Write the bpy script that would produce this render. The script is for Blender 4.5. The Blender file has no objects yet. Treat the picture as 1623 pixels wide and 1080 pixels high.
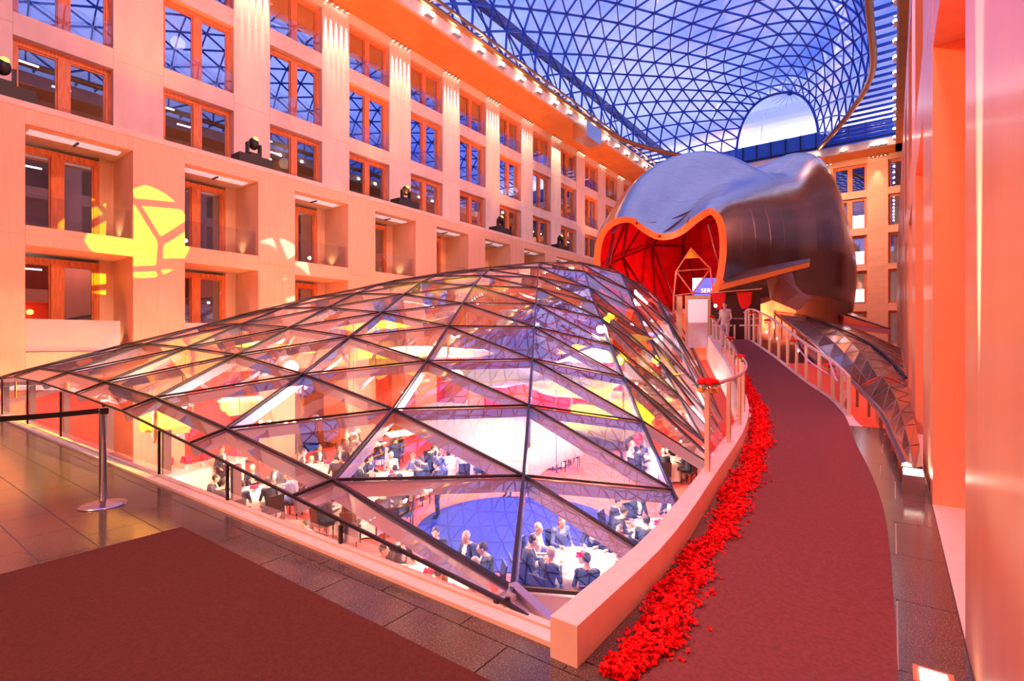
import bpy, bmesh, math, random
from mathutils import Vector, Matrix, noise
PI = math.pi
random.seed(7)
scene = bpy.context.scene
COL = scene.collection

# ------------------------------------------------------------------ camera
TH = math.atan(603.5 / 820.0)
SN, CS = math.sin(TH), math.cos(TH)
FPX = 820.0
EYE = 1.55
cd = bpy.data.cameras.new('camera'); cam = bpy.data.objects.new('camera', cd); COL.objects.link(cam)
cam.location = (0, 0, EYE); cam.rotation_euler = (PI / 2, 0, TH)
cd.sensor_width = 36; cd.lens = FPX / 1623 * 36; cd.clip_start = 0.02; cd.clip_end = 500
scene.camera = cam

# ------------------------------------------------------------------ world, exposure
scene.view_settings.view_transform = 'Standard'; scene.view_settings.look = 'None'
scene.view_settings.exposure = 0.75; scene.view_settings.gamma = 1; scene.view_settings.use_curve_mapping = False
w = bpy.data.worlds.new('dusk_sky'); scene.world = w; w.use_nodes = True
nt = w.node_tree; nt.nodes.clear()
tc = nt.nodes.new('ShaderNodeTexCoord'); mp = nt.nodes.new('ShaderNodeMapping'); mp.inputs['Scale'].default_value = (1.6, 1.6, 3.5)
ns = nt.nodes.new('ShaderNodeTexNoise'); ns.inputs['Scale'].default_value = 1.7; ns.inputs['Detail'].default_value = 6
rp = nt.nodes.new('ShaderNodeValToRGB')
rp.color_ramp.elements[0].position = .33; rp.color_ramp.elements[0].color = (.045, .12, .75, 1)
rp.color_ramp.elements[1].position = .56; rp.color_ramp.elements[1].color = (.42, .47, 1.0, 1)
bg = nt.nodes.new('ShaderNodeBackground'); bg.inputs['Strength'].default_value = .95
wo = nt.nodes.new('ShaderNodeOutputWorld')
nt.links.new(tc.outputs['Generated'], mp.inputs['Vector']); nt.links.new(mp.outputs[0], ns.inputs['Vector'])
nt.links.new(ns.outputs['Fac'], rp.inputs[0]); nt.links.new(rp.outputs[0], bg.inputs[0]); nt.links.new(bg.outputs[0], wo.inputs[0])
try:
    scene.cycles.transparent_max_bounces = 24
    scene.cycles.max_bounces = 7; scene.cycles.diffuse_bounces = 3; scene.cycles.glossy_bounces = 4
    scene.cycles.sample_clamp_indirect = 6; scene.cycles.sample_clamp_direct = 0
    scene.cycles.caustics_reflective = False; scene.cycles.caustics_refractive = False
    scene.cycles.use_denoising = True
except Exception: pass


def light(name, kind, loc, target, color, power, size=.3, spot=60, blend=.4, sizey=None, gobo=None):
    l = bpy.data.lights.new(name, kind); o = bpy.data.objects.new(name, l); COL.objects.link(o)
    o.location = loc; l.color = color; l.energy = power
    if kind == 'AREA':
        l.size = size
        if sizey: l.shape = 'RECTANGLE'; l.size_y = sizey
    else: l.shadow_soft_size = size
    if kind == 'SPOT': l.spot_size = math.radians(spot); l.spot_blend = blend
    if target is not None:
        o.rotation_euler = (Vector(target) - Vector(loc)).to_track_quat('-Z', 'Y').to_euler()
    if gobo:
        l.use_nodes = True; t = l.node_tree; em = t.nodes.get('Emission')
        g = t.nodes.new('ShaderNodeTexCoord'); v = t.nodes.new('ShaderNodeTexVoronoi'); v.feature = 'DISTANCE_TO_EDGE'; v.inputs['Scale'].default_value = gobo
        r = t.nodes.new('ShaderNodeValToRGB'); r.color_ramp.elements[0].position = .05; r.color_ramp.elements[1].position = .06
        t.links.new(g.outputs['Normal'], v.inputs['Vector']); t.links.new(v.outputs['Distance'], r.inputs[0])
        t.links.new(r.outputs[0], em.inputs['Strength'])
    return o

ORANGE = (1.0, .42, .16); WARM = (1.0, .72, .48); PINK = (1.0, .52, .42); YEL = (1.0, .70, .0)
# added spots without fixtures along the right side, warming the left facade
for y in (6, 18, 29, 54):
    light('facade_fill', 'SPOT', (1.2, y, 9.6), (-22.2, y + 1, 5.5), (1,.27,.12), 2600, .12, 110, .9)
for y in (3, 14, 27, 42):
    light('facade_fill', 'SPOT', (-.4, y, 19.4), (-24.6, y + 2, 14), (1, .44, .32), 3000, .15, 120, .9)
for y in (4, 14, 26, 40, 54):
    light('base_flood', 'SPOT', (-18.6, y, -2.9), (-22.4, y, 5), (1, .22, .04), 1200, .3, 150, .9)
for x in (-14, -5):
    light('far_flood', 'SPOT', (x, 54, 18.5), (x + 3, 63, 11), (1, .42, .2), 3500, .4, 120, .9)
# soffit wash
for y in (8, 20, 32, 46):
    light('soffit_flood', 'SPOT', (-21.9, y, 9.6), (-22.9, y + .6, 20), (1, .22, .02), 1300, .3, 100, .9)
# walkway
light('walk_flood', 'SPOT', (-.3, 1.0, 8.9), (-.6, 5, 0), (1, .38, .36), 800, .4, 100, .9)
light('walk_flood', 'SPOT', (-.6, 12, 8.9), (-1.5, 12, 0), (1, .34, .34), 1100, .4, 110, .9)
light('lobby_flood', 'SPOT', (-8, -4.0, 9), (-6, 1, 0), (1, .42, .14), 900, .5, 120, .9)
light('lobby_flood', 'SPOT', (-9.5, 9, 12), (-10.6, 1.5, 0), (1, .56, .02), 16000, .15, 36, .5)
# right wall
light('pillar_flood', 'SPOT', (-6, -4.5, 7.5), (.3, 5, 3.5), (1, .30, .12), 2600, .5, 100, .8)
light('pillar_uplight', 'SPOT', (.17, 3.0, .06), (.285, 2.98, 3.4), (1, .82, .70), 6000, .012, 7, .8)
light('pillar_uplight', 'SPOT', (.17, 7.6, .06), (.285, 7.6, 3.4), (1, .82, .70), 6000, .012, 7, .8)
light('recess_red', 'POINT', (1.2, 4.6, 3.6), None, (1, .10, .02), 30, .2)
light('recess_red', 'POINT', (1.2, 9.4, 3.6), None, (1, .10, .02), 40, .2)
# gobo projections
light('gobo_beam', 'SPOT', (-1.0, 9.5, 9.9), (-22.2, 7.2, 5.6), YEL, 30000, .02, 9, .05, gobo=13)
light('gobo_beam', 'SPOT', (-1.0, 15.5, 9.9), (-22.2, 12.5, 4.6), (1, .86, .82), 16000, .02, 8, .05, gobo=12)
light('gobo_beam', 'SPOT', (-2.0, 8, 9.9), (-15, 12, -2), YEL, 12000, .02, 16, .3, gobo=9)
# banquet hall
for x, y in ((-15, 8), (-9, 7.2), (-5, 10), (-13, 14), (-8, 17), (-12, 21)):
    light('hall_lamp', 'POINT', (x, y, -.9), None, (1, .72, .50), 620, .25)
light('hall_red', 'POINT', (-18.5, 12, -1.2), None, (1, .12, .06), 900, .3)
light('hall_blue', 'POINT', (-9, 12.5, -1.6), None, (.25, .30, 1), 420, .4)


# ------------------------------------------------------------------ materials
MATS = {}
def mat(name, color, rough=.6, metal=0, var=0, scale=4, bump=0, emis=None, estr=0, spec=.5, stretch=(1, 1, 1), coat=0, speck=None):
    if name in MATS: return MATS[name]
    m = bpy.data.materials.new(name); m.use_nodes = True; t = m.node_tree; b = t.nodes['Principled BSDF']
    c = (*color, 1); b.inputs['Base Color'].default_value = c; b.inputs['Roughness'].default_value = rough
    b.inputs['Metallic'].default_value = metal; b.inputs['Specular IOR Level'].default_value = spec
    if coat: b.inputs['Coat Weight'].default_value = coat; b.inputs['Coat Roughness'].default_value = .12
    if emis: b.inputs['Emission Color'].default_value = (*emis, 1); b.inputs['Emission Strength'].default_value = estr
    if var or bump or speck:
        tc = t.nodes.new('ShaderNodeTexCoord'); mp = t.nodes.new('ShaderNodeMapping'); mp.inputs['Scale'].default_value = stretch
        n = t.nodes.new('ShaderNodeTexNoise'); n.inputs['Scale'].default_value = scale; n.inputs['Detail'].default_value = 5
        t.links.new(tc.outputs['Object'], mp.inputs[0]); t.links.new(mp.outputs[0], n.inputs['Vector'])
        r = t.nodes.new('ShaderNodeValToRGB')
        lo = tuple(max(0, x * (1 - var)) for x in color); hi = tuple(min(1, x * (1 + var)) for x in color)
        r.color_ramp.elements[0].position = .3; r.color_ramp.elements[1].position = .7
        r.color_ramp.elements[0].color = (*lo, 1); r.color_ramp.elements[1].color = (*hi, 1)
        t.links.new(n.outputs['Fac'], r.inputs[0]); out = r.outputs[0]
        if speck:
            v = t.nodes.new('ShaderNodeTexNoise'); v.inputs['Scale'].default_value = speck[0]; v.inputs['Detail'].default_value = 1
            t.links.new(tc.outputs['Object'], v.inputs['Vector'])
            r2 = t.nodes.new('ShaderNodeValToRGB'); r2.color_ramp.elements[0].position = .56; r2.color_ramp.elements[1].position = .70
            r2.color_ramp.elements[0].color = (0, 0, 0, 1); r2.color_ramp.elements[1].color = (1, 1, 1, 1)
            mx = t.nodes.new('ShaderNodeMixRGB'); mx.inputs[2].default_value = (*speck[1], 1)
            t.links.new(v.outputs['Fac'], r2.inputs[0]); t.links.new(r2.outputs[0], mx.inputs[0]); t.links.new(out, mx.inputs[1]); out = mx.outputs[0]
        t.links.new(out, b.inputs['Base Color'])
        if bump:
            bp = t.nodes.new('ShaderNodeBump'); bp.inputs['Strength'].default_value = bump; bp.inputs['Distance'].default_value = .02
            t.links.new(n.outputs['Fac'], bp.inputs['Height']); t.links.new(bp.outputs[0], b.inputs['Normal'])
    MATS[name] = m; return m

def glass(name, tint=(.93, .93, .97), ior=1.5, gloss=(1, 1, 1), minr=0.0, wave=0):
    m = bpy.data.materials.new(name); m.use_nodes = True; t = m.node_tree; t.nodes.clear()
    o = t.nodes.new('ShaderNodeOutputMaterial'); tr = t.nodes.new('ShaderNodeBsdfTransparent'); tr.inputs[0].default_value = (*tint, 1)
    g = t.nodes.new('ShaderNodeBsdfGlossy'); g.inputs['Roughness'].default_value = .0; g.inputs[0].default_value = (*gloss, 1)
    f = t.nodes.new('ShaderNodeFresnel'); f.inputs['IOR'].default_value = ior
    ma = t.nodes.new('ShaderNodeMath'); ma.operation = 'ADD'; ma.inputs[1].default_value = minr; ma.use_clamp = True
    mx = t.nodes.new('ShaderNodeMixShader')
    # thin sheet: same fresnel from either side
    geo = t.nodes.new('ShaderNodeNewGeometry'); 
    vm = t.nodes.new('ShaderNodeVectorMath'); vm.operation = 'DOT_PRODUCT'
    ab = t.nodes.new('ShaderNodeMath'); ab.operation = 'ABSOLUTE'
    t.links.new(geo.outputs['Normal'], vm.inputs[0]); t.links.new(geo.outputs['Incoming'], vm.inputs[1]); t.links.new(vm.outputs['Value'], ab.inputs[0])
    on = t.nodes.new('ShaderNodeMath'); on.operation = 'SUBTRACT'; on.inputs[0].default_value = 1; t.links.new(ab.outputs[0], on.inputs[1])
    pw = t.nodes.new('ShaderNodeMath'); pw.operation = 'POWER'; pw.inputs[1].default_value = 4.0; t.links.new(on.outputs[0], pw.inputs[0])
    r0 = ((ior - 1) / (ior + 1)) ** 2 * 1.8
    mu = t.nodes.new('ShaderNodeMath'); mu.operation = 'MULTIPLY_ADD'; mu.inputs[1].default_value = 1 - r0; mu.inputs[2].default_value = r0 + minr; mu.use_clamp = True
    t.links.new(pw.outputs[0], mu.inputs[0]); t.links.new(mu.outputs[0], mx.inputs[0])
    t.nodes.remove(f); t.nodes.remove(ma)
    t.links.new(tr.outputs[0], mx.inputs[1]); t.links.new(g.outputs[0], mx.inputs[2]); t.links.new(mx.outputs[0], o.inputs[0])
    if wave:
        n = t.nodes.new('ShaderNodeTexNoise'); n.inputs['Scale'].default_value = 1.2; b = t.nodes.new('ShaderNodeBump'); b.inputs['Strength'].default_value = wave; b.inputs['Distance'].default_value = .05
        tc = t.nodes.new('ShaderNodeTexCoord'); t.links.new(tc.outputs['Object'], n.inputs['Vector'])
        t.links.new(n.outputs['Fac'], b.inputs['Height']); t.links.new(b.outputs[0], g.inputs['Normal'])
    MATS[name] = m; return m

STONE = mat('limestone', (.78, .60, .50), .55, var=.10, scale=1.3, stretch=(1, 1, .4))
STONE2 = mat('limestone_lower', (.80, .50, .33), .5, var=.06, scale=2.0, stretch=(1, 6, .3))
STONER = mat('polished_limestone', (.80, .38, .23), .30, var=.08, scale=1.5, stretch=(3, 3, .2), coat=.12)
SOFF = mat('soffit_plaster_orange_lit', (.80, .34, .09), .6, var=.1, scale=.8)  # orange lamp light on the soffit is worked into this colour
WOOD = mat('oregon_pine', (.72, .22, .07), .45, var=.25, scale=3, stretch=(6, 6, .6))
CREAM = mat('cream_stone', (.85, .74, .64), .4, var=.05)
DARKROOM = mat('office_plaster', (.36, .27, .22), .8, var=.2, scale=.4)
CURT = mat('curtain_fabric', (.75, .62, .45), .8, var=.1)
STEEL = mat('brushed_steel', (.62, .60, .62), .25, 1)
BSTEEL = mat('lavender_steel', (.52, .48, .66), .28, .7)
DSTEEL = mat('dark_cap_profile', (.035, .03, .05), .35, .4)
RSTEEL = mat('roof_steel', (.03, .10, .55), .35, .3)
BRASS = mat('bronze_rib', (.35, .17, .08), .35, .8)
GRAN = mat('granite', (.075, .062, .060), .16, var=.15, scale=5, speck=(140, (.30, .24, .22)), coat=.2)
JOINT = mat('joint_mortar', (.80, .66, .58), .7)
CARPET = mat('maroon_carpet', (.105, .038, .032), .95, var=.14, scale=60, bump=.4, spec=.1)
CURB = mat('curb_plaster', (.90, .76, .74), .6, var=.06, scale=6)
BLACK = mat('black_metal', (.015, .014, .016), .4, .2)
BELT = mat('black_webbing', (.012, .012, .014), .8)
RED = mat('red_petal', (.95, .008, .012), .6, var=.1, scale=30, spec=.2)
RED2 = mat('dark_red_petal', (.72, .004, .008), .6, spec=.2)
HORSE = mat('stainless_plates', (.60, .50, .48), .24, 1, var=.06, scale=2.5, stretch=(.6, .6, 2.5))
RUST = mat('horse_copper', (.50, .30, .20), .25, 1)
REDIN = mat('red_felt', (.62, .02, .03), .35, var=.2, scale=1.2)
ORIM = mat('orange_rim', (.95, .30, .05), .45)
REDC = mat('red_wall', (.70, .07, .05), .6)
BLUEF = mat('blue_dance_floor', (.008, .018, .22), .7, spec=.2)
HALLF = mat('red_hall_carpet', (.70, .13, .11), .8, var=.15, scale=3)
WHITE = mat('white_linen', (.86, .82, .78), .7)
SAIL = mat('pale_sail_mesh', (.90, .82, .74), .5, var=.06, scale=1)
SAILY = mat('sail_mesh_yellow_lit', (.95, .74, .16), .5, var=.15, scale=1)  # same pale mesh, with the yellow light put into its colour
LAMP = mat('lamp_glow', (1, .9, .8), .4, emis=(1, .86, .68), estr=14)
LAMPY = mat('lamp_glow_yellow', (1, .9, .4), .4, emis=(1, .75, .05), estr=1.2)
WGLOW = mat('office_light', (1, .95, .85), .4, emis=(1, .92, .78), estr=5)
SKIN = mat('skin', (.72, .40, .28), .55)
SUIT = mat('dark_suit', (.020, .022, .045), .7)
SHIRT = mat('white_shirt', (.85, .83, .85), .7)
BLUED = mat('blue_dress', (.10, .12, .34), .7)
LINEN = mat('pale_dress', (.72, .60, .62), .7)
HAIRD = mat('dark_hair', (.03, .018, .012), .6)
HAIRG = mat('grey_hair', (.45, .40, .36), .6)
HAIRR = mat('auburn_hair', (.20, .06, .02), .6)
LEAFM = mat('plant_leaf', (.05, .16, .03), .6)
GL_DOME = glass('canopy_glass', (.95, .94, .97), 1.62, minr=.05, wave=.05)
GL_WIN = glass('window_glass', (.78, .76, .86), 1.75, minr=.10)
GL_WINB = glass('window_glass_coated', (.5, .5, .7), 1.9, gloss=(.8, .88, 1), minr=.5)
GL_RAIL = glass('rail_glass', (.94, .93, .95), 1.45)
GL_ROOF = glass('roof_glass', (.90, .92, 1.0), 1.4)
GL_SIDE = glass('side_canopy_glass', (.55, .40, .32), 1.9, gloss=(.9, .74, .60), minr=.5, wave=.6)
FROST = mat('frosted_glass', (.62, .52, .48), .25, coat=.5)


# ------------------------------------------------------------------ mesh helpers
class MB:
    def __init__(s): s.v = []; s.f = []; s.m = []
    def add(s, vs, fs, mi=0):
        o = len(s.v); s.v += [tuple(p) for p in vs]; s.f += [tuple(i + o for i in f) for f in fs]; s.m += [mi] * len(fs); return s
    def box(s, x0, y0, z0, x1, y1, z1, mi=0):
        x0, x1 = sorted((x0, x1)); y0, y1 = sorted((y0, y1)); z0, z1 = sorted((z0, z1))
        vs = [(x, y, z) for z in (z0, z1) for y in (y0, y1) for x in (x0, x1)]
        return s.add(vs, [(0, 2, 3, 1), (4, 5, 7, 6), (0, 1, 5, 4), (2, 6, 7, 3), (0, 4, 6, 2), (1, 3, 7, 5)], mi)
    def bar(s, p, q, w, h, up=(0, 0, 1), mi=0, drop=0):
        p, q = Vector(p), Vector(q); d = (q - p).normalized(); u = Vector(up)
        r = d.cross(u)
        if r.length < 1e-4: r = d.cross(Vector((1, 0, 0)))
        r.normalize(); u = r.cross(d).normalized(); vs = []
        for e in (p, q):
            for a, b in ((-1, -1), (1, -1), (1, 1), (-1, 1)):
                vs.append(e + r * a * w / 2 + u * (b * h / 2 - drop))
        return s.add(vs, [(0, 1, 2, 3), (7, 6, 5, 4), (0, 4, 5, 1), (1, 5, 6, 2), (2, 6, 7, 3), (3, 7, 4, 0)], mi)
    def tube(s, pts, r, n=8, mi=0, cap=True):
        pts = [Vector(p) for p in pts]; rs = r if isinstance(r, (list, tuple)) else [r] * len(pts)
        vs = []; up = None
        for i, p in enumerate(pts):
            d = (pts[min(i + 1, len(pts) - 1)] - pts[max(i - 1, 0)]).normalized()
            if up is None: up = Vector((0, 0, 1)) if abs(d.z) < .9 else Vector((1, 0, 0))
            a = d.cross(up).normalized(); b = a.cross(d).normalized(); up = b
            for k in range(n):
                t = 2 * PI * k / n; vs.append(p + (a * math.cos(t) + b * math.sin(t)) * rs[i])
        fs = [(i * n + k, i * n + (k + 1) % n, (i + 1) * n + (k + 1) % n, (i + 1) * n + k) for i in range(len(pts) - 1) for k in range(n)]
        if cap: fs += [tuple(range(n - 1, -1, -1)), tuple(range((len(pts) - 1) * n, len(pts) * n))]
        return s.add(vs, fs, mi)
    def lathe(s, prof, n=16, c=(0, 0, 0), mi=0):
        vs = []; 
        for r, z in prof:
            for k in range(n):
                t = 2 * PI * k / n; vs.append((c[0] + r * math.cos(t), c[1] + r * math.sin(t), c[2] + z))
        m = len(prof)
        fs = [(i * n + k, i * n + (k + 1) % n, (i + 1) * n + (k + 1) % n, (i + 1) * n + k) for i in range(m - 1) for k in range(n)]
        if prof[0][0] > 1e-4: fs.append(tuple(range(n - 1, -1, -1)))
        if prof[-1][0] > 1e-4: fs.append(tuple(range((m - 1) * n, m * n)))
        return s.add(vs, fs, mi)
    def ell(s, c, r, n=8, m=6, mi=0, rot=None):
        vs = []; fs = []
        for i in range(m + 1):
            a = PI * i / m - PI / 2
            for k in range(n):
                t = 2 * PI * k / n
                p = Vector((r[0] * math.cos(a) * math.cos(t), r[1] * math.cos(a) * math.sin(t), r[2] * math.sin(a)))
                if rot: p = rot @ p
                vs.append(p + Vector(c))
        fs = [(i * n + k, i * n + (k + 1) % n, (i + 1) * n + (k + 1) % n, (i + 1) * n + k) for i in range(m) for k in range(n)]
        return s.add(vs, fs, mi)
    def mesh(s, name, mats, smooth=False):
        me = bpy.data.meshes.new(name); me.from_pydata(s.v, [], s.f); 
        for m in (mats if isinstance(mats, (list, tuple)) else [mats]): me.materials.append(m)
        if len(set(s.m)) > 1: me.polygons.foreach_set('material_index', s.m)
        if smooth: me.polygons.foreach_set('use_smooth', [True] * len(s.f))
        me.update(); return me
    def build(s, name, mats, parent=None, smooth=False, loc=None):
        o = bpy.data.objects.new(name, s.mesh(name, mats, smooth)); COL.objects.link(o)
        if parent: o.parent = parent
        if loc: o.location = loc
        return o

def tag(o, label=None, cat=None, group=None, kind=None):
    if label: o['label'] = label
    if cat: o['category'] = cat
    if group: o['group'] = group
    if kind: o['kind'] = kind
    return o
def empty(name, loc, label=None, cat=None, group=None, rz=0, kind=None):
    o = bpy.data.objects.new(name, None); COL.objects.link(o); o.location = loc; o.rotation_euler[2] = rz
    return tag(o, label, cat, group, kind)
def place(me, name, loc=(0, 0, 0), rz=0, parent=None, scale=None, rot=None):
    o = bpy.data.objects.new(name, me); COL.objects.link(o); o.location = loc
    o.rotation_euler = rot if rot else (0, 0, rz)
    if parent: o.parent = parent
    if scale: o.scale = scale
    return o
def copy_tree(o, parent=None):
    c = o.copy(); COL.objects.link(c); c.parent = parent
    for ch in list(o.children): copy_tree(ch, c)
    return c
def proj(p):
    d = -p[0] * SN + p[1] * CS
    if d < .05: return None
    return 811.5 + FPX * (p[0] * CS + p[1] * SN) / d, 541 - FPX * (p[2] - EYE) / d, d
def ray(u, v, d):                      # picture point at depth d -> place in the room
    t = (u - 811.5) / FPX
    return Vector((d * (t * CS - SN), d * (CS + t * SN), EYE - (v - 541) * d / FPX))
def onfloor(u, v, z=0):
    return ray(u, v, FPX * (EYE - z) / (v - 541))
def pieces(items, name, mats, parent, limit=300, smooth=False, minpx=0):
    """items: list of MB. The largest in view become parts, the rest one joined part."""
    sc = []
    for i, b in enumerate(items):
        q = [proj(p) for p in b.v]; q = [a for a in q if a]
        if not q: sc.append((0, i)); continue
        us = [a[0] for a in q]; vs = [a[1] for a in q]
        if max(us) < 0 or min(us) > 1623 or max(vs) < 0 or min(vs) > 1080: sc.append((0, i)); continue
        sc.append((max(max(us) - min(us), max(vs) - min(vs)), i))
    sc.sort(reverse=True); keep = [i for s_, i in sc[:limit] if s_ > minpx]; ks = set(keep)
    for i in keep: items[i].build(name, mats, parent, smooth)
    rest = [items[i] for i in range(len(items)) if i not in ks]
    if rest:
        r = MB()
        for b in rest:
            o = len(r.v); r.v += b.v; r.f += [tuple(k + o for k in f) for f in b.f]; r.m += b.m
        ro = r.build(name, mats, parent, smooth); ro['kind'] = 'stuff'

ORD = ['first', 'second', 'third', 'fourth', 'fifth', 'sixth', 'seventh', 'eighth', 'ninth', 'tenth', 'eleventh', 'twelfth', 'thirteenth', 'fourteenth', 'fifteenth', 'sixteenth', 'seventeenth', 'eighteenth', 'nineteenth', 'twentieth', 'twenty-first', 'twenty-second']
def lerp(a, b, t): return a + (b - a) * t
def interp(tab, y):
    if y <= tab[0][0]: 
        return tab[0][1:] 
    for a, b in zip(tab, tab[1:]):
        if y <= b[0]:
            t = (y - a[0]) / (b[0] - a[0]); return tuple(lerp(p, q, t) for p, q in zip(a[1:], b[1:]))
    return tab[-1][1:]
def smooth_tab(tab, y):                # catmull-rom through a table
    n = len(tab)
    if y <= tab[0][0]: return tab[0][1]
    if y >= tab[-1][0]: return tab[-1][1]
    for i in range(n - 1):
        if y <= tab[i + 1][0]:
            y0, p0 = tab[i]; y1, p1 = tab[i + 1]; t = (y - y0) / (y1 - y0)
            m0 = (p1 - tab[i - 1][1]) / (y1 - tab[i - 1][0]) if i else (p1 - p0) / (y1 - y0)
            m1 = (tab[i + 2][1] - p0) / (tab[i + 2][0] - y0) if i + 2 < n else (p1 - p0) / (y1 - y0)
            h = y1 - y0; t2 = t * t; t3 = t2 * t
            return (2 * t3 - 3 * t2 + 1) * p0 + (t3 - 2 * t2 + t) * h * m0 + (-2 * t3 + 3 * t2) * p1 + (t3 - t2) * h * m1

# ------------------------------------------------------------------ building geometry
XL, XLU = -22.2, -24.6          # left facade: lower plane, upper plane (set back over a ledge)
XR, XRU = .30, 2.7
YF = 63.0                       # far wall
YB = -7.0
PITCH = 4.605
HALLZ = -3.8
UP_ROWS = [(9.15, 12.2), (13.0, 16.1), (16.9, 19.4)]
LO_ROWS = [(HALLZ, .25), (1.17, 4.6), (5.23, 8.46)]
G = .012
WIN = [0]

def facade(name, frame, rows, zbase, ztop, starts, width, y0, y1, depth, stone, panel_mat_list=None):
    """frame(a, n, z): along, outward (towards the atrium), up -> point."""
    core = []
    wall = MB(); parts = []
    def bx(mb, a0, n0, z0, a1, n1, z1, mi=0):
        P = [frame(a, n, z) for z in (z0, z1) for n in (n0, n1) for a in (a0, a1)]
        xs = [p[0] for p in P]; ys = [p[1] for p in P]; mb.box(min(xs), min(ys), z0, max(xs), max(ys), z1, mi)
    edges = [y0]
    for s in starts: edges += [s, s + width]
    edges.append(y1)
    cols = [(edges[i], edges[i + 1]) for i in range(0, len(edges), 2)]      # pillars
    zs = [zbase] + [z for r in rows for z in r] + [ztop]
    bands = [(zs[i], zs[i + 1]) for i in range(0, len(zs), 2)]
    for a0, a1 in cols:
        bx(wall, a0 + .03, -depth, zbase, a1 - .03, -.03, ztop)
        lv = [zbase] + [ (rows[i][1] + rows[i + 1][0]) / 2 for i in range(len(rows) - 1)] + [ztop]
        for z0, z1 in zip(lv, lv[1:]):
            p = MB(); bx(p, a0, -depth if z1 - z0 > 0 else 0, z0 + G / 2, a1, 0, z1 - G / 2); parts.append(p)
    for s in starts:
        for z0, z1 in bands:
            if z1 - z0 < .02: continue
            p = MB(); bx(p, s + G / 2, -depth, z0, s + width - G / 2, -.004, z1); parts.append(p)
    root = wall.build(name, stone); root['kind'] = 'structure'
    pieces(parts, 'stone_panel', stone, root, 300)
    return root, bx

def window(frame, a0, w_, z0, z1, n, leaves=2, rail=None, light_=False, wood=WOOD, blind=None, glazed=GL_WIN):
    WIN[0] += 1
    root = MB()
    def bx(mb, A0, N0, Z0, A1, N1, Z1, mi=0):
        P = [frame(a, q, 0) for q in (N0, N1) for a in (A0, A1)]
        xs = [p[0] for p in P]; ys = [p[1] for p in P]; mb.box(min(xs), min(ys), Z0, max(xs), max(ys), Z1, mi)
    t = .16
    bx(root, a0, n - .12, z0, a0 + t, n + .10, z1); bx(root, a0 + w_ - t, n - .12, z0, a0 + w_, n + .10, z1)
    bx(root, a0 + t, n - .12, z1 - .2, a0 + w_ - t, n + .10, z1); bx(root, a0 + t, n - .12, z0, a0 + w_ - t, n + .10, z0 + .10)
    o = root.build('window_%d' % WIN[0], wood); o['kind'] = 'structure'
    mid = a0 + w_ * .5
    b = MB(); bx(b, mid - .17, n - .10, z0 + .1, mid + .17, n + .13, z1 - .2); b.build('mullion', wood, o)
    for A, B in ((a0 + t, mid - .17), (mid + .17, a0 + w_ - t)):
        p = MB(); bx(p, A, n, z0 + .1, B, n + .012, z1 - .2); p.build('pane', glazed, o)
        f = MB(); bx(f, A, n - .02, z0 + .1, A + .05, n + .05, z1 - .2); bx(f, B - .05, n - .02, z0 + .1, B, n + .05, z1 - .2)
        bx(f, A + .05, n - .02, z1 - .26, B - .05, n + .05, z1 - .2); f.build('sash', wood, o)
        if blind:
            q = MB(); bx(q, A, n - .16, z1 - .2 - blind * (z1 - z0), B, n - .14, z1 - .2); q.build('blind', WHITE, o)
    return o, bx

FL = lambda a, n, z: (XL + n, a)
FU = lambda a, n, z: (XLU + n, a)
starts_u = [4.19 + PITCH * k for k in range(-1, 13)]
starts_l = [4.07 + PITCH * k for k in range(-1, 13)]
WU = 2.88; WL = 2.90
# upper left facade
rootU, bxU = facade('wall_left', FU, UP_ROWS, 9.0, 20.0, starts_u, WU, YB, YF, .55, STONE)
rnd = random.Random(3)
LIT = {(5, 0): .25, (6, 0): .25}
RAILG = []
for k, s in enumerate(starts_u):
    for r, (z0, z1) in enumerate(UP_ROWS):
        lit = (k, r) in LIT
        o, bx = window(FU, s, WU, z0, z1, -.42, blind=LIT.get((k, r)), glazed=GL_WINB if r else GL_WIN)
        g = MB(); bx(g, s + .03, -.10, z0 + .02, s + WU - .03, -.085, z0 + 1.0); g.build('glass_balustrade', GL_RAIL, o)
        if k < 10 and r == 0 or (k > 6 and r == 2 and k % 2):
            # office life behind the glass: a potted plant or a curtain strip
            pass
# lower left facade
rootL, bxL = facade('wall_left', FL, LO_ROWS, HALLZ, 9.13, starts_l, WL, YB, YF, .45, STONE2)
ledge = MB(); ledge.box(XLU - .5, YB, 8.95, XL + .02, YF, 9.15); tag(ledge.build('ledge_left', STONE), kind='structure')
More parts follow.
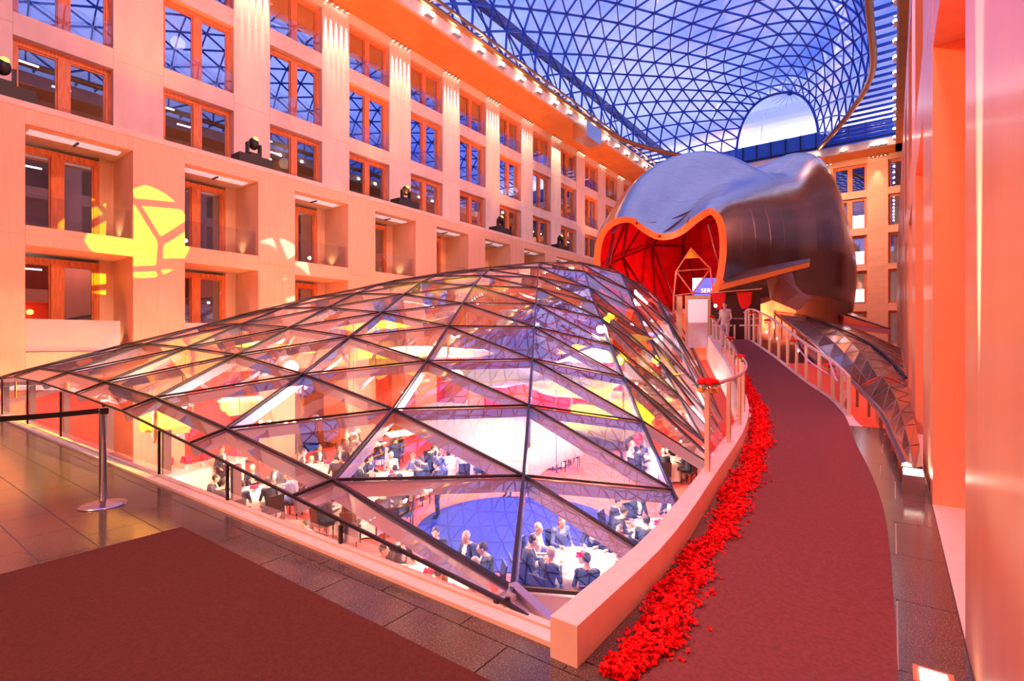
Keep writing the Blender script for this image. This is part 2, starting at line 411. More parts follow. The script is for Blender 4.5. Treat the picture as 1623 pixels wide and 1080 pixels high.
# loggia back wall windows, ceilings, floors, side reveals
log = MB()
for s in starts_l:
    for (z0, z1) in LO_ROWS:
        log.box(XL - 2.3, s - .35, z0, XL - .45, s, z1, 0); log.box(XL - 2.3, s + WL, z0, XL - .45, s + WL + .35, z1, 0)
for (z0, z1) in LO_ROWS:
    log.box(XL - 2.35, YB, z1, XL - .45, YF, z1 + .12, 0); log.box(XL - 2.35, YB, z0 - .12, XL - .45, YF, z0, 0)
tag(log.build('wall_left_loggia', STONE2), kind='structure')
for k, s in enumerate(starts_l):
    for r, (z0, z1) in enumerate(LO_ROWS):
        if r == 0:
            continue
        o, bx = window(FL, s + .0, WL - .45, z0, z1 - .12, -2.15)
        jb = MB(); bx(jb, s + WL - .45, -2.3, z0, s + WL, -2.02, z1); jb.build('jamb_panel', STONE2, o)
        g = MB()
        if r == 1: bx(g, s + .03, -.16, z0 + .02, s + WL - .35, -.145, z0 + 1.08); g.build('frosted_balustrade', FROST, o)
        else: bx(g, s + .03, -.16, z0 + .02, s + WL - .03, -.145, z0 + 1.05); g.build('glass_balustrade', GL_RAIL, o)
        if r == 2:
            g = MB(); bx(g, s + .2, -1.0, z1 - .05, s + WL - .2, -.55, z1 + .0); g.build('ceiling_slot', mat('slot_grey', (.8, .76, .84), .4, emis=(.8, .72, .85), estr=.28), o)
            g = MB(); bx(g, s + WL / 2 - .03, -1.02, z1 - .10, s + WL / 2 + .03, -.5, z1 - .05); g.build('slot_bracket', BLACK, o)
    # loggia wall washer
    if k < 8:
        for r in (1, 2):
            z0 = LO_ROWS[r][0]
            light('loggia_lamp', 'SPOT', (XL - 1.4, s + WL - .25, z0 + .1), (XL - 1.3, s + WL + .05, z0 + 4), (1, .62, .34), 26, .05, 110, .9)
# hall arcade level: red and dark doors behind the lower pillars
for k, s in enumerate(starts_l):
    d = MB(); d.box(XL - 2.2, s, HALLZ, XL - 2.1, s + WL, .25); d.build('door_%d' % (k + 1), REDC if k % 3 else mat('dark_door', (.10, .03, .02), .4))['kind'] = 'structure'
# offices behind the left facade
off = MB()
off.box(XLU - 5.2, YB, HALLZ, XLU - 5, YF, 20.3)
for z in (.35, 4.75, 8.75, 12.45, 16.35, 19.9):
    off.box(XLU - 5, YB, z, XLU - .55, YF, z + .2)
for k in range(0, 16, 2):
    off.box(XLU - 5, YB + .8 + PITCH * k, .5, XLU - .56, YB + 1.0 + PITCH * k, 19.9)
tag(off.build('wall_left_offices', DARKROOM), kind='structure')
# office ceiling lamps (each a small suspended luminaire)
lm = MB(); lm.bar((0, -.3, 0), (0, .3, 0), .07, .05); lme = lm.mesh('tube_lamp', WGLOW)
for k, s in enumerate(starts_u[:12]):
    for r, (z0, z1) in enumerate(UP_ROWS):
        if r == 1 and k < 5: continue
        for j in range(2):
            o = place(lme, 'office_lamp', (XLU - 1.6 - 1.5 * j, s + .7 + 1.3 * j, z1 - .22), 0, None, None, (0, 0, rnd.uniform(-.2, .2)))
            tag(o, 'slim lit office lamp, %s one behind %s bay, %s upper floor' % (('front', 'rear')[j], ORD[k], ORD[r]), 'lamp', 'office lamps behind the upper windows')
for k, s in enumerate(starts_l[:9]):
    for r in (1, 2):
        z1 = LO_ROWS[r][1]
        o = place(lme, 'office_lamp', (XL - 4.0, s + .9, z1 - .35))
        tag(o, 'slim lit office lamp behind the %s loggia of the %s storey' % (ORD[k], ('lower', 'upper')[r - 1]), 'lamp', 'office lamps behind the loggias')
for k, c in (((5, 0), (1, .25, .12)), ((6, 0), (1, .25, .25)), ((8, 1), (1, .7, .3)), ((2, 9), (1, .6, .4))):
    s = starts_u[k[0]]
    light('office_glow', 'POINT', (XLU - 2.2, s + 1.4, 11.5 if k[1] == 0 else 15.4), None, c, 160, .3)
for y in (3, 9, 16, 24):
    for z in (3.5, 7.5, 11.6, 18.6):
        light('office_glow', 'POINT', (XLU - 3.2, y, z), None, (1, .66, .36), 26, .3)

# soffit, fascia
sf = MB(); sf.box(XLU - .6, YB, 20.0, -21.8, YF, 20.25); tag(sf.build('ceiling_eave_left', SOFF), kind='structure')
fa = MB(); fa.box(-21.8, YB, 20.0, -21.6, YF, 20.9); tag(fa.build('trim_1', STONE), kind='structure')

# pillars' downlights: four cans each over the upper pillars
cm = MB(); cm.lathe([(.05, 0), (.06, -.02), (.06, .14), (.03, .16)], 10); canm = cm.mesh('can', STEEL)
cg = MB(); cg.lathe([(0.001, -.012), (.045, -.01), (.045, 0)], 10); cang = cg.mesh('lens', LAMP)
PN = ['first', 'second', 'third', 'fourth', 'fifth', 'sixth', 'seventh', 'eighth', 'ninth', 'tenth', 'eleventh', 'twelfth', 'thirteenth']
def can(loc, label, group, cat='spotlight', name='downlight'):
    e = empty(name, loc, label, cat, group); place(canm, 'housing', parent=e); place(cang, 'lens', parent=e); return e
for k in range(len(starts_u) - 1):
    y0 = starts_u[k] + WU; wdt = PITCH - WU
    for j in range(5):
        y = y0 + wdt * (.12 + .19 * j)
        can((XLU + .10, y, 19.83), '%s small downlight from the near side over the %s facade pillar' % (ORD[j], ORD[k]), 'downlights over the facade pillars')
        if 1 < k < 9 and j in (0, 1, 2, 3, 4):
            light('pillar_wash', 'SPOT', (XLU + .09, y, 19.78), (XLU - .03, y, 16.4), (1, .74, .5), 4800 if k < 7 else 3600, .008, 9, .5)
# floods in pairs and singles along the fascia edge
bm_ = MB(); bm_.ell((0, 0, 0), (.13, .13, .13), 10, 6); ballm = bm_.mesh('flood_head', LAMP)
tm_ = MB(); tm_.box(-.12, -.3, -.05, .12, .3, 0); traym = tm_.mesh('reflector_tray', STEEL)
y = 12.0; k = 0
while y < 60:
    e = empty('eave_floodlight', (-21.5, y, 20.32), '%s ball floodlight%s from the near end of the left roof edge' % (ORD[k], ' (a pair)' if k % 2 == 0 else ''), 'floodlight', 'floodlights along the left roof edge ' + ('in pairs' if k % 2 == 0 else 'single'))
    place(traym, 'tray', (0, 0, -.06), parent=e)
    for q in ((-.22, .22) if k % 2 == 0 else (0,)): place(ballm, 'lamp_head', (.06, q, .1), parent=e)
    y += 2.3; k += 1

# far wall
FF = lambda a, n, z: (a, YF - n)
sx = [-.37 - PITCH * k for k in range(5, -1, -1)]
rows_far = [(HALLZ, .25), (1.2, 4.5), (5.25, 8.6), (9.15, 12.2), (12.9, 16.0), (16.7, 19.4)]
rootF, bxF = facade('wall_far', FF, rows_far, HALLZ, 20.0, sx, WU, -24.0, 3.0, .55, mat('limestone_far', (.78, .48, .32), .55, var=.08, scale=.8, stretch=(1, 1, 3)))
for k, s in enumerate(sx):
    for r, (z0, z1) in enumerate(rows_far[1:]):
        o, bx = window(FF, s, WU, z0, z1, -.42, blind=.35 if (k > 3 and r in (2, 3)) else None)
        if k > 3 and r in (1, 2, 3):
            g = MB(); bx(g, s + 1.6, -1.5, z0 + .3, s + 2.6, -1.45, z0 + 1.6); g.build('lit_back_window', WGLOW, o)
ofw = MB(); ofw.box(-24, YF + 5, HALLZ, 3, YF + 5.2, 20)
for z in (.4, 4.7, 8.75, 12.4, 16.2, 19.7): ofw.box(-24, YF + .56, z, 3, YF + 5, z + .2)
tag(ofw.build('wall_far_offices', DARKROOM), kind='structure')
for z in (3.4, 7.4, 11, 15): light('office_glow', 'POINT', (-1.5, YF + 2.5, z), None, (1, .8, .5), 110, .3)
sf = MB(); sf.box(-24.6, 60.5, 20.0, 3, YF + .6, 20.25); tag(sf.build('ceiling_eave_far', SOFF), kind='structure')
fa = MB(); fa.box(-21.6, 60.4, 20.0, 3, 60.5, 20.8); tag(fa.build('trim_2', STONE), kind='structure')
for q_, x in enumerate((-6.8, -6.2, -3.9, -1.5, -1.1, -.7)):
    e = empty('eave_floodlight', (x, 60.3, 20.2), '%s ball floodlight along the far roof edge, counting from the sculpture' % ORD[q_], 'floodlight', 'floodlights on the far roof edge')
    place(traym, 'tray', (0, 0, -.06), parent=e, rot=(0, 0, PI / 2)); place(ballm, 'lamp_head', (0, 0, .1), parent=e)
for k in range(4, 6):
    for j in range(5):
        x = sx[k] - 1.72 + .2 + .33 * j
        can((x, YF - .26, 19.83), '%s small downlight over the %s far wall pillar' % (ORD[j], 'partly hidden' if k == 4 else 'fully visible'), 'downlights over the far wall pillars')
    light('pillar_wash', 'SPOT', (sx[k] - .86, YF - .5, 19.7), (sx[k] - .86, YF - .02, 13), (1, .66, .4), 420, .05, 40, .8)
# far clerestory and white curved roof hall behind it
cl = empty('clerestory', (0, 0, 0), kind='structure')
c1 = MB(); c1.box(-24, YF + .3, 20.25, 4, YF + .32, 23.6); c1.build('pane', mat('blue_clerestory', (.05, .16, .55), .15, coat=.6), cl)
for i in range(20):
    c1 = MB(); c1.box(-24 + 1.45 * i, YF + .18, 20.25, -23.9 + 1.45 * i, YF + .3, 23.6); c1.build('mullion', DSTEEL, cl)
c1 = MB(); c1.box(-24, YF + .15, 21.9, 4, YF + .29, 22.0); c1.build('transom', DSTEEL, cl)
wr = MB(); n = 14
for i in range(n):
    a0, a1 = PI / 2 * i / n, PI / 2 * (i + 1) / n
    for j in range(8):
        x0 = -64 + 8.6 * j; x1 = x0 + 8.5
        P = lambda x, a: (x, YF + 3 + 10 * (1 - math.cos(a)), 23.6 + 8 * math.sin(a))
        wr.add([P(x0, a0), P(x1, a0), P(x1, a1), P(x0, a1)], [(0, 1, 2, 3)])
ob = wr.build('roof_vault', mat('white_vault_panels', (.85, .84, .86), .5, var=.05), None, True); tag(ob, kind='structure')
light('vault_flood', 'AREA', (-8, YF + 1.5, 24.2), (-8, YF + 7, 29), (1, .93, .88), 900, 34, sizey=1.5)
light('vault_flood', 'AREA', (-30, YF + 1.5, 24.2), (-30, YF + 7, 29), (1, .85, .85), 900, 30, sizey=1.5)
light('vault_red', 'SPOT', (-16, YF + 1, 24), (-17, YF + 6, 29), (1, .25, .2), 1500, .3, 90, .9)
bd = MB(); bd.box(-24, YF + 2.6, 24.3, 4, YF + 2.9, 24.7); tag(bd.build('trim_3', mat('grey_band', (.3, .3, .4), .4)), kind='structure')

# right wall
FR = lambda a, n, z: (XR - n, a)
starts_r = [3.52 - PITCH] + [3.52 + PITCH * k for k in range(0, 13)]
WRr = 2.72
rows_r = [(0, 4.3), (5.2, 8.4)]
rootR, bxR = facade('wall_right', FR, rows_r, 0, 9.13, starts_r, WRr, YB, YF, .6, STONER)
lr = MB()
for s in starts_r:
    for z0, z1 in rows_r:
        lr.box(XR + .6, s - .3, z0, XR + 1.7, s, z1); lr.box(XR + .6, s + WRr, z0, XR + 1.7, s + WRr + .3, z1)
for z0, z1 in rows_r: lr.box(XR + .6, YB, z1, XR + 1.8, YF, z1 + .1)
lr.box(XR + 1.7, YB, 0, XR + 1.8, YF, 9.1)
tag(lr.build('wall_right_recess', mat('recess_stone_red_lit', (.80, .13, .03), .45, var=.08, scale=2, stretch=(3, 3, .3))), kind='structure')  # same stone as the wall; its red lighting is put into the colour
th = MB(); th.box(XR + .0, YB, -.3, XR + 1.7, YF, .015); tag(th.build('trim_4', CREAM), kind='structure')
ul = MB(); ul.box(XR - .0, YB, 9.0, XRU + .5, YF, 9.15); tag(ul.build('ledge_right', STONE), kind='structure')
ur, _ = facade('wall_right', lambda a, n, z: (XRU - n, a), UP_ROWS, 9.15, 20, starts_r, WU, YB, YF, .5, STONE)
urb = MB(); urb.box(XRU + .5, YB, 9.1, XRU + .6, YF, 20); tag(urb.build('wall_right_back', DARKROOM), kind='structure')
sf = MB(); sf.box(XR, YB, 20.0, XRU + .6, YF, 20.25); tag(sf.build('ceiling_eave_right', SOFF), kind='structure')
fa = MB(); fa.box(XR - .1, YB, 20.0, XR, YF, 20.9); tag(fa.build('trim_5', STONE), kind='structure')
y = 26.0; q_ = -1
while y < 60:
    q_ += 1
    e = empty('eave_floodlight', (XR - .14, y, 20.3), '%s ball floodlight down the line along the right roof edge' % ORD[q_], 'floodlight', 'floodlights along the right roof edge')
    place(traym, 'tray', (0, 0, -.06), parent=e); place(ballm, 'lamp_head', (-.04, 0, .1), parent=e); y += 2.4
bk = MB(); bk.box(-25, YB - .3, -.3, 3, YB, 20.2); tag(bk.build('wall_back', STONE2), kind='structure')

# ------------------------------------------------------------------ roof lattice
def foot_l(y):
    return smooth_tab([(-7, -21.5), (40, -21.5), (47, -20.9), (54, -18.0), (60.5, -13.9)], y)
def foot_r(y):
    return smooth_tab([(-7, -1.1), (38, -1.1), (46, -1.25), (53, -3.1), (60.5, -6.0)], y)
def roof_pt(a, y):
    l, r = foot_l(y), foot_r(y); c = (l + r) / 2; hw = (r - l) / 2
    H = smooth_tab([(-7, 7.5), (30, 8.0), (45, 7.6), (60.5, 6.6)], y)
    t = PI * (1 - a)
    x = c + hw * (abs(math.cos(t)) ** .82) * (1 if math.cos(t) >= 0 else -1)
    # flanks lean out a little towards the far arch so the shell reads as a funnel
    z = 21.0 + H * math.sin(t) ** .85
    return Vector((x, y, z))
NA, NY = 17, 38
YS = [YB + (60.5 - YB) * j / NY for j in range(NY + 1)]
def rp_(i, j):
    a = (i + (.5 if j % 2 else 0)) / NA
    return roof_pt(min(max(a, 0), 1), YS[j])
roof = empty('roof_lattice', (-11, 27, 21), 'blue steel triangulated glass roof vault over the atrium', 'roof')
roof.location = (0, 0, 0)
stru = []; panes = []
def strut_roof(p, q, wd=.09, h=.14):
    b = MB(); b.bar(p, q, wd, h); stru.append(b)
for j in range(NY + 1):
    row = [rp_(i, j) for i in range(NA + (0 if j % 2 else 1))]
    if j % 2: row = [roof_pt(0, YS[j])] + row + [roof_pt(1, YS[j])]
    for p, q in zip(row, row[1:]):
        if (p - q).length > .05: strut_roof(p, q)
for j in range(NY):
    ev, od = (j, j + 1) if j % 2 == 0 else (j + 1, j)
    for i in range(NA):
        o = rp_(i, od); p = rp_(i, ev); q = rp_(i + 1, ev)
        strut_roof(p, o); strut_roof(q, o)
        panes.append(MB().add([p, q, o], [(0, 1, 2)]))
        if i < NA - 1: panes.append(MB().add([q, rp_(i + 1, od), o], [(0, 1, 2)]))
        if i == 0: panes.append(MB().add([p, o, roof_pt(0, YS[od])], [(0, 1, 2)]))
        if i == NA - 1: panes.append(MB().add([q, roof_pt(1, YS[od]), o], [(0, 1, 2)]))
pieces(stru, 'strut', RSTEEL, roof, 300)
pieces(panes, 'glass_pane', GL_ROOF, roof, 300)
nd = MB()
for j in range(0, NY + 1):
    for i in range(NA):
        p = rp_(i, j)
        if j % 1 == 0: nd.ell(p, (.11, .11, .11), 6, 3)
no = nd.build('node', RSTEEL, roof); no['kind'] = 'stuff'
for fn, nm in ((foot_l, 'left'), (foot_r, 'right')):
    b = MB(); pts = [(fn(y), y, 20.95) for y in YS]; b.tube(pts, .22, 8); b.build('edge_rib', BRASS, roof)
e = MB(); e.tube([roof_pt(i / 30, 60.5) for i in range(31)], .14, 8); e.build('end_arch', RSTEEL, roof)
# hub with tension rods at two points of the vault
for (a, y) in ((.62, 40), (.60, 58)):
    c = roof_pt(a, y) - Vector((0, 0, 1.2)); h = MB(); h.ell(c, (.3, .3, .3), 8, 5)
    for k in range(18):
        t = 2 * PI * k / 18; h.tube([c, c + Vector((math.cos(t) * 1.7, math.sin(t) * .5, math.sin(t) * 1.4))], .018, 4)
    h.build('rod_star', RSTEEL, roof)
# flat skylights either side of the shell
fl = empty('flat_skylight', (0, 0, 0), 'flat glazed strip with steel purlins between roof shell and eaves', 'skylight')
pur = []
y = -6.0
while y < 62:
    r = foot_r(y); l = foot_l(y)
    if XR - r > .3: b = MB(); b.box(r, y, 21.0, XR, y + .10, 21.2); pur.append(b)
    if l + 21.6 > .3: b = MB(); b.box(-21.6, y, 21.0, l, y + .10, 21.2); pur.append(b)
    y += 1.2
pieces(pur, 'purlin', RSTEEL, fl, 120)
gp = MB(); gq = MB()
for j in range(NY):
    y0, y1 = YS[j], YS[j + 1]
    gp.add([(foot_r(y0), y0, 21.22), (XR, y0, 21.22), (XR, y1, 21.22), (foot_r(y1), y1, 21.22)], [(0, 1, 2, 3)])
    gq.add([(-21.6, y0, 21.22), (foot_l(y0), y0, 21.22), (foot_l(y1), y1, 21.22), (-21.6, y1, 21.22)], [(0, 1, 2, 3)])
gp.build('glazing', GL_ROOF, fl); gq.build('glazing', GL_ROOF, fl)
# ladder rail along the left edge
tr = empty('eave_truss', (0, 0, 0), 'brown steel ladder truss running along the left roof edge', 'truss')
for x, z in ((-21.45, 20.95), (-21.0, 21.05)):
    b = MB(); b.box(x - .06, YB, z - .08, x + .06, 60, z + .08); b.build('rail', BRASS, tr)
rg = []
y = 0
while y < 60: b = MB(); b.box(-21.45, y, 20.95, -21.0, y + .09, 21.03); rg.append(b); y += 1.5
pieces(rg, 'rung', BRASS, tr, 60)
eb = MB(); eb.box(-22.9, 5, 24.3, -22.5, 66, 24.9)
for i in range(20): eb.tube([(-22.7, 6 + 3 * i, 24.4), (-22.4, 7.5 + 3 * i, 21.4)], .06, 6)
tag(eb.build('outer_edge_beam', mat('outer_beam', (.06, .04, .16), .5)), 'dark beam on props running outside the glass above the left roof edge', 'beam')
bk = MB(); bk.box(-22.2, 17.2, 20.25, -21.3, 17.8, 21.0); tag(bk.build('bearing_bracket', mat('rust_bracket', (.45, .16, .10), .5)), 'rusty steel bearing bracket at the near end of the left roof edge', 'bracket')
bk = MB(); bk.box(-21.9, 38.5, 18.7, -20.6, 41.2, 19.99); bo = bk.build('steel_duct_box', STEEL); tag(bo, 'polished steel box under the left eave half way along the hall', 'box')

# ------------------------------------------------------------------ big glass canopy (dome)
def xr_edge(Y): return -1.974 - .262 * math.log1p(math.exp(min(40, Y - 5.863)))
DATA = [(-2,2.72,-.154),(-3.95,2.72,.24),(-5.9,2.72,.55),(-7.9,2.72,.78),(-3,4.24,.148),(-3.95,5.76,.648),(-4.93,7.28,1.207),(-5.9,8.8,1.808),(-6.9,10.3,2.41),(-7.85,11.84,2.97),
(-4.93,4.24,.68),(-5.9,5.76,1.183),(-6.9,7.28,1.82),(-7.85,8.8,2.37),(-8.83,10.3,2.99),(-6.9,4.24,1.04),(-7.85,5.76,1.61),(-8.83,7.28,2.12),(-9.8,8.8,2.68),(-10.8,10.3,3.2),
(-2,5.76,-.13),(-2.98,7.28,.38),(-3.95,8.8,.958),(-4.93,10.3,1.52),(-5.9,11.84,2.18),(-7.85,14.88,3.21),(-8.83,16.4,4.05),(-2.98,10.3,-.48),(-3.95,11.84,.23),(-4.93,13.36,.9),(-5.9,14.88,1.68),(-6.9,16.4,2.54),(-8.83,19.4,4.26),
(-2.62,2.3,.165),(-3.7,2.3,.293),(-5.83,2.3,.48),(-8.8,2.3,.74),(-13.1,2.3,.87),(-16.,2.3,.67)]
def dome_m(X, Y):
    xc = -12.678; wr = xr_edge(Y) - xc; wl = 6.641
    w_ = 1 - abs((X - xc) / max(wr, .5)) ** 2.694 if X > xc else 1 - abs((X - xc) / wl) ** 2.694
    w_ = max(w_, -.6)
    A = 5.133 * (1 - abs((Y - 22.183) / 22.011) ** 1.688)
    return A * w_ - .084
RES = [(x, y, z - dome_m(x, y)) for x, y, z in DATA]
def dome(X, Y):
    z = dome_m(X, Y); sw = .12; sr = 0
    for x, y, r in RES:
        d2 = (X - x) ** 2 + (Y - y) ** 2
        if d2 < 16: k = math.exp(-d2 / 1.6); sw += k; sr += k * r
    return z + sr / sw
S_, H_, Y0_ = 1.955, 1.52, 2.72
canopy = empty('glass_canopy', (0, 0, 0), 'large shallow triangulated glass canopy bulging over the banquet hall below', 'glass canopy')
def dnode(j, i):
    Y = Y0_ + H_ * j; X = -2.0 - S_ * i + (-.975 * (j % 2) if True else 0)
    return X, Y
NR = 15
def dP(j, i):
    X, Y = dnode(j, i); return Vector((X, Y, dome(X, Y)))
struts = []; dpanes = []; edgeset = set()
def ok(j, i):
    X, Y = dnode(j, i); return X < xr_edge(Y) + 1.05 and X > -20.2
def dstrut(p, q):
    b = MB(); b.bar(p, q, .03, .025, drop=-.015, mi=0); b.bar(p, q, .045, .13, drop=.075, mi=1); struts.append(b)
def tri(a, b, c):
    if not (ok(*a) and ok(*b) and ok(*c)): return
    P = [dP(*a), dP(*b), dP(*c)]
    if min(p.z for p in P) < -1.6: return
    cen = (P[0] + P[1] + P[2]) / 3
    P2 = [cen + (p - cen) * .985 for p in P]
    mb = MB(); up = Vector((0, 0, .0)); mb.add(P2, [(0, 1, 2)]); dpanes.append(mb)
    for e in ((a, b), (b, c), (a, c)):
        k = tuple(sorted(e))
        if k not in edgeset: edgeset.add(k); dstrut(dP(*k[0]), dP(*k[1]))
IR = range(-4, 12)
for j in range(NR):
    for i in IR:
        # even rows X=-2-Si ; odd rows X=-2.975-Si
        if j % 2 == 0:
            tri((j, i), (j, i + 1), (j + 1, i)); tri((j, i + 1), (j + 1, i + 1), (j + 1, i))
        else:
            tri((j, i), (j, i + 1), (j + 1, i + 1)); tri((j, i), (j + 1, i + 1), (j + 1, i))
# front skirt: narrow bays between the first beam and the slim front edge, and the upright glass below
YFR = 2.36
front = [(X, dome(X, 2.3)) for X in [-1.55, -2.0] + [-2.0 - S_ * i for i in range(1, 10)]]
front[0] = (-1.45, -.02); front[1] = (-1.77, .05)
fpts = [Vector((x, YFR, z)) for x, z in front]
for a, b in zip(fpts, fpts[1:]):
    m = MB(); m.bar(a, b, .018, .024); m.build('edge_rail', DSTEEL, canopy)
for i in range(1, len(fpts)):
    q = dP(0, i - 1)
    dstrut(fpts[i], q)
    if i + 1 < len(fpts):
        q2 = dP(0, i); dpanes.append(MB().add([fpts[i], fpts[i + 1], q2, q], [(0, 1, 2, 3)]))
q0 = dP(0, 0)
dpanes.append(MB().add([fpts[0], fpts[1], q0], [(0, 1, 2)]))
ds = MB(); ds.bar(q0, (-1.28, 2.42, -.12), .06, .10); ds.build('strut', [BSTEEL], canopy)
pieces(struts, 'strut', [DSTEEL, BSTEEL], canopy, 300)
pieces(dpanes, 'glass_pane', GL_DOME, canopy, 300)
up = []
for i in range(1, len(fpts)):
    a, b = fpts[i - 1], fpts[i]
    m = MB(); m.add([(a.x, YFR, .04), (b.x, YFR, .04), (b.x, YFR, b.z), (a.x, YFR, a.z)], [(0, 1, 2, 3)]); m.build('upright_pane', GL_DOME, canopy)
for X in (-1.85, -3.33, -5.1, -6.72, -8.6, -10.6, -12.7, -14.8, -16.9):
    z = dome(X, 2.3) - .02; z = max(z, .06)
    m = MB(); m.box(X - .012, YFR - .012, .03, X + .012, YFR + .012, z); m.box(X + .015, YFR + .02, .03, X + .07, YFR + .10, z, 1); m.build('post', [DSTEEL, STEEL], canopy)
# node hangers
hm = MB(); hm.bar((0, 0, 0), (0, 0, -.45), .03, .03); hm.bar((0, 0, -.45), (.07, 0, -.5), .02, .02); hmesh = hm.mesh('hanger', mat('brass_rod', (.8, .5, .12), .4, .6))
for j in range(0, 11):
    for i in range(0, 8):
        if ok(j, i) and (i + j) % 2: 
            p = dP(j, i)
            if p.z > .4: place(hmesh, 'hanger', p - Vector((0, 0, .1)), (i + j), canopy)

# ------------------------------------------------------------------ walkway paths
CARP_R = [(-3, .10), (3, .02), (6, -.08), (9.1, -.42), (14.35, -1.09), (17, -2.15), (19.3, -3.2), (21.6, -4.4), (24, -5.2), (28, -6.0)]
CARP_L = [(-3, -.90), (2.25, -.93), (3.4, -1.0), (6, -1.2), (8.8, -1.58), (12, -2.18), (14, -2.66), (17.8, -3.9), (21.6, -5.5), (24, -6.3), (28, -7.0)]
CURBO = [(2.15, -1.20), (3.4, -1.22), (5.07, -1.40), (8.8, -1.88), (12.5, -2.62), (15, -3.3), (17.8, -4.25), (21.6, -5.85), (24, -6.6)]
RAMP = [(12.5, 0), (14.3, .03), (16, .26), (17.8, .6), (19.5, 1.0), (21.6, 1.5), (23, 1.58), (28, 1.6)]
zr = lambda y: smooth_tab(RAMP, y)
cr = lambda y: smooth_tab(CARP_R, y); clf = lambda y: smooth_tab(CARP_L, y); co = lambda y: smooth_tab(CURBO, y)

# floors
fb = MB()
fb.box(-24.6, YB, -.35, XR + 1.7, 2.22, -.012)
fb.box(XR - .01, 2.22, -.35, XR, YF, -.012)
ysn = [2.2 + .5 * i for i in range(53)]
for y0, y1 in zip(ysn, ysn[1:]):
    z0, z1 = zr(y0) - .012, zr(y1) - .012
    l0, l1 = co(y0) - .1, co(y1) - .1
    r0 = XR if y0 < 6.9 else cr(y0) + .25 - .1 * min(1, max(0, (y0 - 11)))
    r1 = XR if y1 < 6.9 else cr(y1) + .25 - .1 * min(1, max(0, (y1 - 11)))
    if y0 >= 6.9 and y0 < 11: 
        f = lambda y: lerp(XR, -.12, (y - 6.9) / 4.1); r0 = f(y0); r1 = f(min(y1, 11))
    fb.add([(l0, y0, z0), (r0, y0, z0), (r1, y1, z1), (l1, y1, z1), (l0, y0, z0 - .3), (r0, y0, z0 - .3), (r1, y1, z1 - .3), (l1, y1, z1 - .3)],
           [(0, 1, 2, 3), (7, 6, 5, 4), (0, 3, 7, 4), (1, 5, 6, 2), (0, 4, 5, 1), (3, 2, 6, 7)])
floor = fb.build('floor', JOINT); floor['kind'] = 'structure'
tiles = []
TJ = .008
ty = 2.12; rowi = 0
def tile(x0, y0, x1, y1, zf=None):
    b = MB(); g = TJ / 2
    if x1 - x0 < .03: return
    if zf is None: b.box(x0 + g, y0 + g, -.03, x1 - g, y1 - g, 0)
    else:
        vs = [(x, y, zf(y) + dz) for dz in (-.03, 0) for y in (y0 + g, y1 - g) for x in (x0 + g, x1 - g)]
        b.add(vs, [(0, 2, 3, 1), (4, 5, 7, 6), (0, 1, 5, 4), (2, 6, 7, 3), (0, 4, 6, 2), (1, 3, 7, 5)])
    tiles.append(b)
yy = [2.22, 2.10, 1.70, 1.29, .95, .55, .15, -.25, -.65, -1.05]
for a, (y1, y0) in enumerate(zip(yy, yy[1:])):
    x = -24.0 + (.33 if a % 2 else 0)
    while x < XR:
        x1 = min(x + .65, XR); tile(x, y0, x1, y1); x += .65
tile(-24, YB, XR, -1.05)
y = 2.22; a = 0
while y < 11:
    y1 = y + .82
    L = co(y1) - .13; xr = XR if y < 6.9 else lerp(XR, -.12, min(1, (y - 6.9) / 4.1)) - .04
    xs = [L, (L + XR) / 2 - (.28 if a % 2 else -.12), .02 if a % 2 else -.12, xr]
    xs = sorted(x for x in xs if L <= x <= xr)
    for x0, x1 in zip(xs, xs[1:]): tile(x0, y, x1, y1)
    y = y1; a += 1
pieces(tiles, 'floor_tile', GRAN, floor, 300, minpx=4)

# curb under the front glass
fc = MB(); fc.box(-22.2, 2.22, -.25, -1.26, 2.31, .025); fc.box(-22.2, 2.33, -.3, -1.3, 2.38, .03)
tag(fc.build('trim_6', CURB), kind='structure')
# white curved curb
cb = MB(); ring = []
ys = [2.15 + (24 - 2.15) * i / 60 for i in range(61)]
for y in ys:
    x = co(y); h = .20 + zr(y) ; ring.append([(x, y, zr(y) - .3), (x, y, h), (x - .15, y, h), (x - .15, y, zr(y) - .9)])
vs = [p for r in ring for p in r]; fs = [(4 * i + k, 4 * i + (k + 1) % 4, 4 * i + 4 + (k + 1) % 4, 4 * i + 4 + k) for i in range(60) for k in range(4)] + [(0, 3, 2, 1)[::-1], (240, 243, 242, 241)]
cb.add(vs, fs)
tag(cb.build('curb_wall', CURB), 'low white curved curb wall between the glass canopy and the petal path', 'curb')

# carpets
def ribbon_mesh(fl_, fr_, y0, y1, n, th_, name, m):
    b = MB(); vs = []
    for i in range(n + 1):
        y = lerp(y0, y1, i / n); z = zr(y)
        vs += [(fl_(y), y, z + .001), (fl_(y), y, z + th_), (fr_(y), y, z + th_), (fr_(y), y, z + .001)]
    fs = [(4 * i + k, 4 * i + (k + 1) % 4, 4 * i + 4 + (k + 1) % 4, 4 * i + 4 + k) for i in range(n) for k in range(4)] + [(0, 1, 2, 3), (4 * n + 3, 4 * n + 2, 4 * n + 1, 4 * n)]
    b.add(vs, [f[::-1] for f in fs]); return b.build(name, m)
tag(ribbon_mesh(clf, cr, -1.0, 27.5, 90, .008, 'carpet_runner', mat('maroon_runner', (.20, .068, .070), .95, var=.16, scale=45, bump=.5, spec=.1)), 'long maroon carpet runner curving up the ramp to the far entrance', 'carpet')
cp = MB(); cp.box(-4.74, -1.6, .001, -1.08, 1.83, .009); tag(cp.build('carpet', CARPET), 'square-cornered maroon carpet on the dark granite in front of the canopy', 'carpet')

